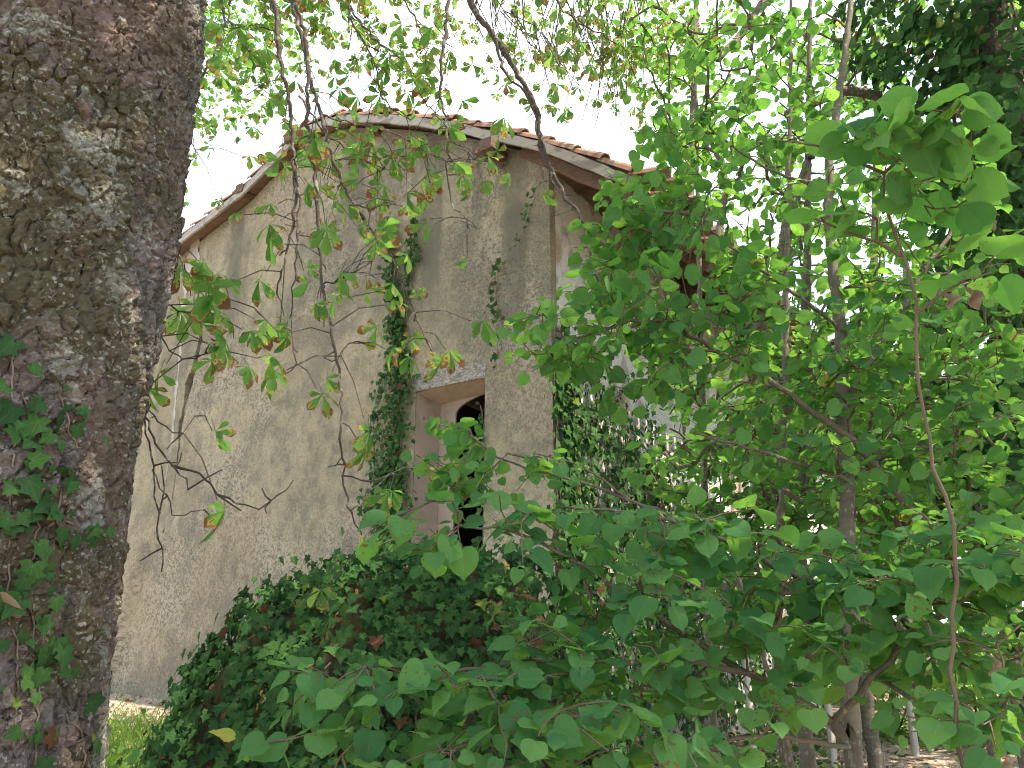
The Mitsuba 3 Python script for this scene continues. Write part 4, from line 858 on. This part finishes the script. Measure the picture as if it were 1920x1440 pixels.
tall('bushy lime filling the middle distance between the barn and the straight sapling', 1460, 4.3, 25, cl([(1330, 850), (1400, 760), (1480, 690), (1560, 860), (1650, 780), (1390, 960), (1480, 1040), (1600, 1000), (1720, 1010), (1560, 1110), (1700, 1120), (1280, 1010), (1820, 1040), (1330, 1100), (1500, 1170), (1640, 1190), (1780, 1200), (1880, 1130), (1400, 1180), (1730, 900)], 4.3, (.42, .5, .26), 17), 111, .062, .03)
# trees that stand far behind and close the view
for k, (px, Y, cl_, lab) in enumerate([
    (1700, 20, [(1620, 760), (1760, 720), (1850, 760), (1500, 850), (1650, 900), (1800, 950)], 'distant tree filling the gap past the end of the barn'),
    (1900, 24, [(1950, 300), (1900, 500), (1850, 850), (1980, 900), (1760, 980)], 'distant tree at the far right edge behind everything'),
    (1450, 22, [(1500, 760), (1560, 1000), (1480, 1080)], 'distant tree low behind the far end of the barn'),
    (40, 20, [(-150, 700), (60, 600), (180, 800), (-60, 900), (100, 950)], 'distant tree behind the chestnut trunk at the left'),
    (300, 22, [(200, 350), (420, 130), (330, 60), (480, 40), (250, 100)], 'distant tree behind the left slope of the barn roof')]):
    t = thing('background_tree', lab, 'tree'); rng = np.random.default_rng(300 + k)
    s = [B(px, 1180, Y), B(px, 900, Y), B(px, 500, Y)]
    q = smooth_line(np.array([base(s[0])] + s), .5); part(t, 'trunk', tube(q, np.linspace(.25, .1, len(q)), 8, .05), 'lime_bark_mat', smooth=True)
    pos = np.vstack([blob(B(x, y, Y), (2.4, 2.2, 1.8), 420, rng) for x, y in cl_])
    leaves(t, SMALL, SMALL, pos, rng.normal(size=pos.shape), UP + rng.normal(0, .5, pos.shape), rng.uniform(.13, .24, len(pos)), 'far_leaf_mat', rng, 0, rest_name='crown')
for k, (px, Y, lab) in enumerate([(1450, 13, 'bush growing against the foot of the long wall'), (1650, 12, 'low bush beyond the fence wire'), (1820, 11, 'bush under the trees at the right'), (1560, 16, 'bush behind the fence post, farther back'), (1900, 14, 'bush at the far right edge behind the saplings'), (1740, 17, 'bush farthest back under the distant trees')]):
    t = thing('bush', lab, 'bush'); rng = np.random.default_rng(400 + k); c = B(px, 1150, Y); c[2] = float(G(c[0], c[1]))
    ms = [tube(np.array([c, c + rng.normal(0, .15, 3) + UP * .4, c + rng.normal(0, .45, 3) + UP * 1.0]), [.015, .01, .005], 4) for _ in range(14)]
    part(t, 'stems', join(ms), 'lime_bark_mat', smooth=True, stuff=True)
    pos = np.vstack([blob(c + UP * .75, (1.0, .9, .75), 700, rng)]); pos = pos[pos[:, 2] > G(pos[:, 0], pos[:, 1])]
    leaves(t, SMALL, SMALL, pos, rng.normal(size=pos.shape), UP + rng.normal(0, .5, pos.shape), rng.uniform(.07, .13, len(pos)), 'far_leaf_mat', rng, 0, rest_name='foliage')
# a tall lime standing right of the camera shades the glade
sh = thing('shade_tree', 'tall lime to the right of the glade whose crown shades the saplings', 'tree'); rng = np.random.default_rng(500)
q = smooth_line(np.array([[5.2, 1.0, -.1], [5.1, 1.0, 3], [4.9, .8, 6], [4.6, .6, 10]]), .3); part(sh, 'trunk', tube(q, np.linspace(.3, .1, len(q)), 10, .05), 'lime_bark_mat', smooth=True)
canopy(sh, [(4.6, .9, 8.4), (3.4, -.6, 8.6), (5.8, 2.8, 8.5), (6.0, -.5, 9.0), (4.8, 4.0, 9.0), (6.5, 5.2, 8.5), (4.6, .8, 10.5)], [(1.7, 1.5, 1.0)] * 7, [420, 900, 420, 800, 500, 600, 420], .12, 'lime_leaf_mat', LIME_LO, rng, 'crown')

sh = thing('shade_tree', 'tall lime off to the right of the barn that dapples its long wall', 'tree'); rng = np.random.default_rng(501)
q = smooth_line(np.array([[9.5, 8.5, 0], [9.4, 8.5, 3], [9.2, 8.6, 6], [9.0, 8.6, 10]]), .3); part(sh, 'trunk', tube(q, np.linspace(.25, .1, len(q)), 10, .05), 'lime_bark_mat', smooth=True)
canopy(sh, [(7.9, 9.2, 8.0), (9.4, 7.6, 8.6), (9.0, 10.0, 10), (10.5, 12.0, 8.5), (9.5, 13.5, 7.0), (8.4, 7.0, 7.0)], [(1.6, 1.6, 1.4)] * 6, [600] * 6, .13, 'lime_leaf_mat', LIME_LO, rng, 'crown')

# ivied tree at the right edge
it = thing('ivied_tree', 'tree trunk at the right edge smothered in dark glossy ivy', 'tree'); rng = np.random.default_rng(600)
s = [B(2030, 1200, 4.6), B(2010, 800, 4.6), B(1940, 450, 4.6), B(1880, 150, 4.6), B(1830, -100, 4.7)]
q = smooth_line(np.array([base(s[0])] + s), .1)
part(it, 'trunk', tube(q, np.linspace(.16, .10, len(q)), 14, .08, 3), 'bark_mat', smooth=True)
iv = thing('ivy', 'dark glossy ivy climbing round the trunk at the right edge', 'ivy')
pos, d, n, s_ = [], [], [], []
for _ in range(2600):
    i = rng.integers(0, len(q)); zz = q[i][2]; a = rng.uniform(0, 2 * math.pi); k = .5 + .5 * meshkit.noise(np.array([[a * 1.5, zz * 1.2, 4]]), 3)[0]
    if zz < 1.9 and rng.random() < .6: continue
    rr = .14 + rng.random() ** .6 * (.20 + .50 * k) * np.interp(zz, [1, 2, 3.2, 5], [.35, .75, .9, 1.2]); o = np.array([math.cos(a), math.sin(a), 0])
    pos.append(q[i] + o * rr + [0, 0, rng.normal(0, .1)]); d.append(-UP * .8 + o * .4 + rng.normal(0, .4, 3)); n.append(o + UP * .5 + rng.normal(0, .4, 3)); s_.append(rng.uniform(.05, .095))
st_ = [tube(np.stack([q[:, 0] + .15 * np.cos(a + q[:, 2] * b), q[:, 1] + .15 * np.sin(a + q[:, 2] * b), q[:, 2]], 1), .012, 5) for a, b in ((0, .6), (3.6, -.8), (4.6, .3), (5.3, 1.0))]
part(iv, 'stems', join(st_), 'ivy_stem_mat', smooth=True, stuff=True)
for x, y, Y, r, k in [(1840, 60, 4.4, .5, 420), (1740, 120, 4.6, .4, 260), (1880, 260, 4.3, .42, 380), (1830, 400, 4.4, .36, 260), (1790, 560, 4.4, .26, 120), (1870, 560, 4.4, .3, 160), (1850, 880, 4.2, .26, 170), (1770, 900, 4.3, .2, 70), (1890, 760, 4.3, .25, 120), (1650, 40, 4.8, .35, 140)]:
    p_ = blob(B(x, y, Y), (r, r, r), k, rng, .4); ax = B(1930, y, 4.6)
    for u in p_:
        o = unit(np.array([u[0] - ax[0], u[1] - ax[1] - .2, 0])); pos.append(u); d.append(-UP * .8 + o * .4 + rng.normal(0, .4, 3)); n.append(o + UP * .6 + rng.normal(0, .45, 3)); s_.append(rng.uniform(.05, .095))
leaves(iv, LIME_HI, LIME_LO, pos, d, n, s_, 'ivy_leaf_mat', rng, 300, 10)

# ---------------------------------------------------------------- ivied stump and its mound
mound_c = np.array([*P(790, 1200, 4.1)[:2]])
def mound_h(x, y):
    u = (x - mound_c[0]); v = (y - mound_c[1])
    prof = np.interp(u, [-2.0, -1.62, -1.34, -1.15, -1.0, -.74, -.3, .25, .55, .68, .82], [0, .25, .58, .86, 1.22, 1.74, 1.84, 1.83, 1.74, 1.36, 0])
    dep = np.clip(1 - (np.abs(v) / .62) ** 3.0, 0, 1)
    return prof * dep ** .45
gx, gy = np.linspace(-2.4, .95, 120), np.linspace(-.68, .68, 70)
X, Y = np.meshgrid(gx + mound_c[0], gy + mound_c[1], indexing='ij'); H0 = G(X, Y)
Hm = mound_h(X, Y); Zm = H0 - .06 + Hm * (1 + .14 * (meshkit.fbm(np.stack([X * 2.2, Y * 2.2, X * 0], -1), 3, 9) - .5) * 2)
mv = np.stack([X, Y, Zm], -1).reshape(-1, 3)
i, j = np.meshgrid(np.arange(119), np.arange(69), indexing='ij')
qf = np.stack([i * 70 + j, (i + 1) * 70 + j, (i + 1) * 70 + j + 1, i * 70 + j + 1], -1).reshape(-1, 4); mf = np.vstack([qf[:, [0, 1, 2]], qf[:, [0, 2, 3]]])
wallr = solo('ruined_wall', (mv, mf), 'stump_mat', 'remains of an earthy broken wall hidden under the ivy mound', 'ruin', smooth=True)
ivm = thing('ivy', 'large mound of dark ivy covering a ruin in the middle foreground', 'ivy'); rng = np.random.default_rng(700)
tri = mv[mf]; cr_ = np.cross(tri[:, 1] - tri[:, 0], tri[:, 2] - tri[:, 0]); ar = np.linalg.norm(cr_, axis=1) / 2
front_w = ar * np.where(cr_[:, 1] < 0.2 * ar, 1.6, .7) * (tri[:, :, 2].mean(1) - G(tri[:, 0, 0], tri[:, 0, 1]) > .0)
pick = rng.choice(len(tri), 15000, p=front_w / front_w.sum()); b1_ = rng.random((len(pick), 2)); flip = b1_.sum(1) > 1; b1_[flip] = 1 - b1_[flip]
pp = tri[pick, 0] + b1_[:, :1] * (tri[pick, 1] - tri[pick, 0]) + b1_[:, 1:] * (tri[pick, 2] - tri[pick, 0]); nn = unit(cr_[pick])
bare = (meshkit.fbm(pp * 1.6, 3, 31) > .64) & (pp[:, 2] < G(pp[:, 0], pp[:, 1]) + .65)
bare |= (pp[:, 0] > mound_c[0] + .05) & (pp[:, 2] < G(pp[:, 0], pp[:, 1]) + .62) & (rng.random(len(pp)) < .85)
pp, nn = pp[~bare], nn[~bare]
off = rng.uniform(.01, .10, (len(pp), 1)) + (rng.random((len(pp), 1)) < .03) * rng.uniform(.03, .16, (len(pp), 1)) + .22 * (meshkit.fbm(pp * 5, 2, 17)[:, None] - .3).clip(0)
leaves(ivm, IVY_HI, IVY_LO, pp + nn * off, -UP * .9 + nn * .35 + rng.normal(0, .35, pp.shape), nn + UP * .45 + [0, -.15, 0] + rng.normal(0, .33, pp.shape), rng.choice([.028, .036, .045, .058], len(pp)) * rng.uniform(.85, 1.15, len(pp)), 'ivy_leaf_mat', rng, 300, 10, hi_px=12)
run_ = []
for _ in range(110):
    k = rng.integers(len(pp)); a = pp[k] + nn[k] * .05; m = 5
    z = np.array([a + nn[k] * .03 * math.sin(u * 1.3) + np.array([rng.normal(0, .02), 0, -.07 * u]) for u in range(m)]); run_.append(tube(z, [.004, .0035, .003, .003, .002], 4))
part(ivm, 'stems', join(run_), 'ivy_stem_mat', smooth=True, stuff=True)
# mossy stump in front of the mound's right half
sc = P(905, 1400, 3.35)
stump = thing('tree_stump', 'mossy brown stump low in front of the ivy mound', 'stump')
def sc_c(z): return np.stack([sc[0] + 0 * z, sc[1] + 0 * z], -1)
v, f, uv = trunk_mesh(sc_c, lambda z: np.interp(z, [-.2, .2, .6, 1.05, 1.12], [.36, .27, .22, .20, .12]), -.15, 1.1, 160, 150, 60, flute=.05)
part(stump, 'trunk', (v, f), 'stump_mat', smooth=True)

# ---------------------------------------------------------------- ivy on the barn
def wall_ivy(label, strips, seed, size, mp, parts=300):
    t = thing('ivy', label, 'ivy'); r = np.random.default_rng(seed); pos, d, n, s, st = [], [], [], [], []
    X, Nn = mp
    for pts, width, k in strips:
        c = np.array(pts, float); L = LineString(c); 
        for _ in range(k):
            u = r.random(); p = np.array(L.interpolate(u, normalized=True).coords[0]); w_ = width * (.55 + .9 * meshkit.noise(np.array([[p[1] * 2.3, p[0], seed]]), 2)[0])
            a = p[0] + r.normal(0, .42 if width < .45 else .62) * w_; b = p[1] + r.normal(0, .05 if width < .45 else .32)
            pos.append(X(a, b, r.uniform(.015, .10) * (1 + 1.2 * w_))); d.append(-UP + Nn * .25 + r.normal(0, .45, 3)); n.append(Nn + UP * .35 + r.normal(0, .35, 3)); s.append(size * r.uniform(.6, 1.2))
        for _ in range(3 if width > .15 else 1):
            q = np.array(L.segmentize(.25).coords); o = r.normal(0, width * .25)
            z = np.array([X(a + o + r.normal(0, .02 if width < .45 else .10), b, .012) for a, b in q]); st.append(tube(smooth_line(z, .12), .006 if width > .15 else .004, 4, .2))
    part(t, 'stems', join(st), 'ivy_stem_mat', smooth=True, stuff=True)
    leaves(t, IVY_HI, IVY_LO, pos, d, n, s, 'ivy_leaf_mat', r, parts, 8, hi_px=14)
wg = lambda t, z, w: W(t, z, w + .02)
def ow(*p): return [onwall(x, y) for x, y in p]
wall_ivy('ivy column climbing the gable wall left of the loft opening', [(ow((732, 1060), (735, 960), (742, 880)), .30, 760), (ow((742, 900), (750, 780), (756, 690), (748, 600)), .24, 640), (ow((748, 620), (745, 530), (738, 470), (735, 420)), .17, 300), (ow((752, 640), (768, 560), (782, 470), (786, 400)), .10, 190), (ow((720, 700), (708, 800), (712, 900)), .12, 70)], 801, .062, (wg, NG))
wall_ivy('few thin ivy sprigs high on the gable between the opening and the corner', [(ow((945, 610), (930, 560), (938, 500)), .14, 34), (ow((975, 460), (995, 400), (1003, 360)), .05, 16), (ow((930, 690), (938, 640)), .05, 7), (ow((909, 960), (908, 860), (908, 760)), .02, 22)], 802, .06, (wg, NG), 60)
def osd(*p): return [onwall(x, y, 0, DS) for x, y in p]
ws = lambda t, z, w: C0 + DS * t + UP * z + NS * (w + .03)
wall_ivy('thick ivy sheet covering the near end of the long side wall', [([(.12, .5), (.12, 2.2), (.15, 4.5)], .3, 900), ([(.4, .5), (.4, 2.2), (.45, 4.4)], .5, 900), ([(.9, .4), (.9, 2.2), (.95, 4.3)], .7, 900), ([(1.7, .4), (1.7, 2.2), (1.8, 4.0)], .8, 1300), ([(2.7, .4), (2.7, 2.0), (2.7, 3.6)], .9, 1200), ([(4.0, .4), (4.0, 2.9)], .9, 800), ([(5.5, .4), (5.5, 2.2)], .9, 400), ([(.1, 4.2), (.2, 4.8)], .25, 60)], 803, .08, (ws, NS))
# ivy on the chestnut trunk
ti = thing('ivy', 'young ivy with pale veins creeping up the lower chestnut trunk', 'ivy'); rng = np.random.default_rng(900)
vines = [[(60, 1440), (70, 1300), (55, 1180), (60, 1040), (75, 940), (90, 860), (70, 790), (40, 740)], [(150, 1440), (160, 1390), (120, 1340)], [(60, 1040), (120, 920), (140, 860), (125, 790), (110, 740)], [(20, 1400), (35, 1250), (15, 1150), (10, 990), (25, 860), (20, 740), (30, 640)], [(75, 940), (130, 985), (160, 1000)], [(60, 1180), (95, 1230)]]
pos, d, n, s, st = [], [], [], [], []
for vn in vines:
    z = []
    for x, y in np.array(LineString(vn).segmentize(14).coords):
        c, nn_ = on_trunk(x, y); _, i = tree_kd.query(c); z.append(TV[i] + nn_ * .006)
    z = np.array(z); st.append(tube(z, .0028, 4))
    for k in range(1, len(z)):
        for rep in range(1 if rng.random() < .75 else 2):
            c, nn_ = z[k], unit(np.array([z[k][0] - cen(np.array(z[k][2]))[0], z[k][1] - cen(np.array(z[k][2]))[1], 0]))
            sd = np.cross(nn_, UP); o = sd * rng.normal(0, .035) + UP * rng.normal(0, .02)
            pos.append(c + o + nn_ * rng.uniform(.012, .035)); d.append(-UP * .7 + o * 12 + rng.normal(0, .3, 3)); n.append(nn_ + UP * .35 + rng.normal(0, .25, 3)); s.append(rng.choice([.024, .032, .042, .058]) * rng.uniform(.8, 1.15))
keep = rng.random(len(pos)) < .45
sel = lambda a: [x for x, k in zip(a, keep) if k]
part(ti, 'stems', join(st), 'ivy_stem_mat', smooth=True, stuff=True)
leaves(ti, IVY_HI, IVY_LO, sel(pos), sel(d), sel(n), sel(s), 'ivy_leaf_mat', rng, 300, 8)
# a fallen leaf caught in the bark
c, nn_ = on_trunk(14, 1138)
v, f, uv = leaf_mesh(LIME_NEAR[1], c[None] + nn_[None] * .035 - [[.05, 0, 0]], np.array([[.95, -.15, .12]]), np.array([[0, -.76, .65]]), unit(np.array([[.1, -.55, .8]])), np.array([.085]), np.array([77]))
solo('fallen_leaf', (v, f), 'dead_leaf_mat', 'curled brown dead leaf caught on the chestnut bark at the left edge', 'leaf', smooth=True, uv=uv)

# ---------------------------------------------------------------- fence, litter, ground cover
pw = lambda x, y, Y: B(x, y, Y)
for k, (px, Y, h, lab) in enumerate([(1548, 9.5, 1.25, 'slim pale fence post in the middle of the wire, behind the straight sapling'), (1700, 10.2, 1.2, 'slim fence post farther right, half hidden by lime leaves'), (1402, 9.0, 1.15, 'slim fence post nearest to the long wall')]):
    c = B(px, 1300, Y); z0 = float(G(c[0], c[1])); t = solo('fence_post', tube(np.array([[c[0] + .01 * math.sin(u * 3), c[1], z0 - .2 + u * (h + .2)] for u in np.linspace(0, 1, 9)]), np.linspace(.042, .036, 9), 9, .08, k), 'post_mat', lab, 'post', group=None, smooth=50)
opaque('post_mat', lambda p, n, uv: mix((.36, .33, .28), (.52, .49, .44), fbm(p.x * 60, p.y * 60, p.z * 6, 3)), .85, .2)
opaque('wire_mat', (.22, .2, .18), .5, .5)
a, b, c = (B(1402, 1300, 9.0), B(1548, 1300, 9.5), B(1700, 1300, 10.2))
for p in (a, b, c): p[2] = G(p[0], p[1])
ext = c + (c - b) * 2.0; ext[2] = G(ext[0], ext[1])
for hgt in (.62, 1.05):
    pts = np.vstack([resample(np.array([p + UP * hgt, (p + q_) / 2 + UP * (hgt - .02), q_ + UP * hgt]), .2) for p, q_ in ((a, b), (b, c), (c, ext))])
    solo('fence_wire', tube(pts, .004, 4), 'wire_mat', 'rusty %s fence wire strung between the slim posts' % ('lower' if hgt < 1 else 'upper'), 'wire', smooth=True)
rng = np.random.default_rng(950)
N = 16000
x = np.concatenate([rng.uniform(-2, 13, N), rng.uniform(-7, -2, 2500)]); y = np.concatenate([rng.uniform(6.5, 19, N), rng.uniform(4.5, 13.5, 2500)])
keep = ((x - C0[0]) * NS[0] + (y - C0[1]) * NS[1] > .05) | ((x - C0[0]) * NG[0] + (y - C0[1]) * NG[1] > .05); x, y = x[keep], y[keep]
pos = np.stack([x, y, G(x, y) + .012], 1)
def stuff_leaves(name, lab, pos, d, n, s, mat, tm, cat):
    d = unit(d); n = unit(n - d * np.sum(n * d, 1, keepdims=True)); b = np.cross(n, d)
    v, f, uv = leaf_mesh(tm, pos, d, b, n, s, np.arange(len(pos)))
    k = solo(name, (v, f), mat, lab, cat, kind='stuff', smooth=True, uv=uv)
stuff_leaves('leaf_litter', 'dry brown fallen leaves scattered over the ground round the barn', pos, np.stack([rng.normal(size=len(pos)), rng.normal(size=len(pos)), rng.normal(0, .25, len(pos))], 1), UP + rng.normal(0, .4, pos.shape), rng.uniform(.03, .08, len(pos)), 'dead_leaf_mat', SMALL, 'leaf litter')
# low weeds and ivy on the ground
def patch(cx_, cy_, rx, ry, n): 
    u = rng.normal(size=(n, 2)) * [rx, ry] * .6 + [cx_, cy_]; return np.stack([u[:, 0], u[:, 1], G(u[:, 0], u[:, 1]) + rng.uniform(.02, .22, n) * rng.random(n)], 1)
lf = B(250, 1330, 9.5)
pos = np.vstack([patch(lf[0] + 1.4, lf[1] + .3, .7, 1.2, 700), patch(-3.2, 7.2, .8, 1.4, 700), patch(*B(1330, 1380, 6.5)[:2], 1.0, 1.2, 1800), patch(*B(1440, 1250, 9)[:2], .8, 1.5, 900), patch(*B(1750, 1280, 12)[:2], 2.5, 1.5, 1600), patch(*B(1400, 1330, 8)[:2], .8, 1.0, 900)])
ins = ((pos[:, 0] - C0[0]) * NG[0] + (pos[:, 1] - C0[1]) * NG[1] < .05) & ((pos[:, 0] - C0[0]) * NS[0] + (pos[:, 1] - C0[1]) * NS[1] < .05)
pos = pos[~ins]
stuff_leaves('ground_cover', 'low weeds and ground ivy growing around the foot of the barn', pos, rng.normal(size=pos.shape) * [1, 1, .5], UP + rng.normal(0, .4, pos.shape), rng.uniform(.04, .10, len(pos)), 'weed_mat', SMALL, 'weeds')
g = patch(lf[0] + .2, lf[1] - 1.2, 1.2, 1.6, 6500); g[:, 2] = G(g[:, 0], g[:, 1]); ins = ((g[:, 0] - C0[0]) * NG[0] + (g[:, 1] - C0[1]) * NG[1] < .05); g = g[~ins]
h = rng.uniform(.06, .22, (len(g), 1)); ln_ = np.stack([rng.normal(0, .4, len(g)), rng.normal(0, .4, len(g)), np.ones(len(g))], 1) * h; sd = unit(np.cross(ln_, rng.normal(size=g.shape))) * .004
v = np.stack([g - sd, g + sd, g + ln_ * .6 + sd * .6, g + ln_ + [0, 0, -.02]], 1).reshape(-1, 3); k = np.arange(len(g))[:, None] * 4
f = np.vstack([k + [0, 1, 2], k + [0, 2, 3]]); uvg = np.repeat(np.stack([np.arange(len(g)) + .5, np.zeros(len(g))], 1), 4, 0)
solo('grass', (v, f), 'grass_mat', 'tufts of grass on the bright ground beside the chestnut', 'grass', kind='stuff', uv=uvg, smooth=True)
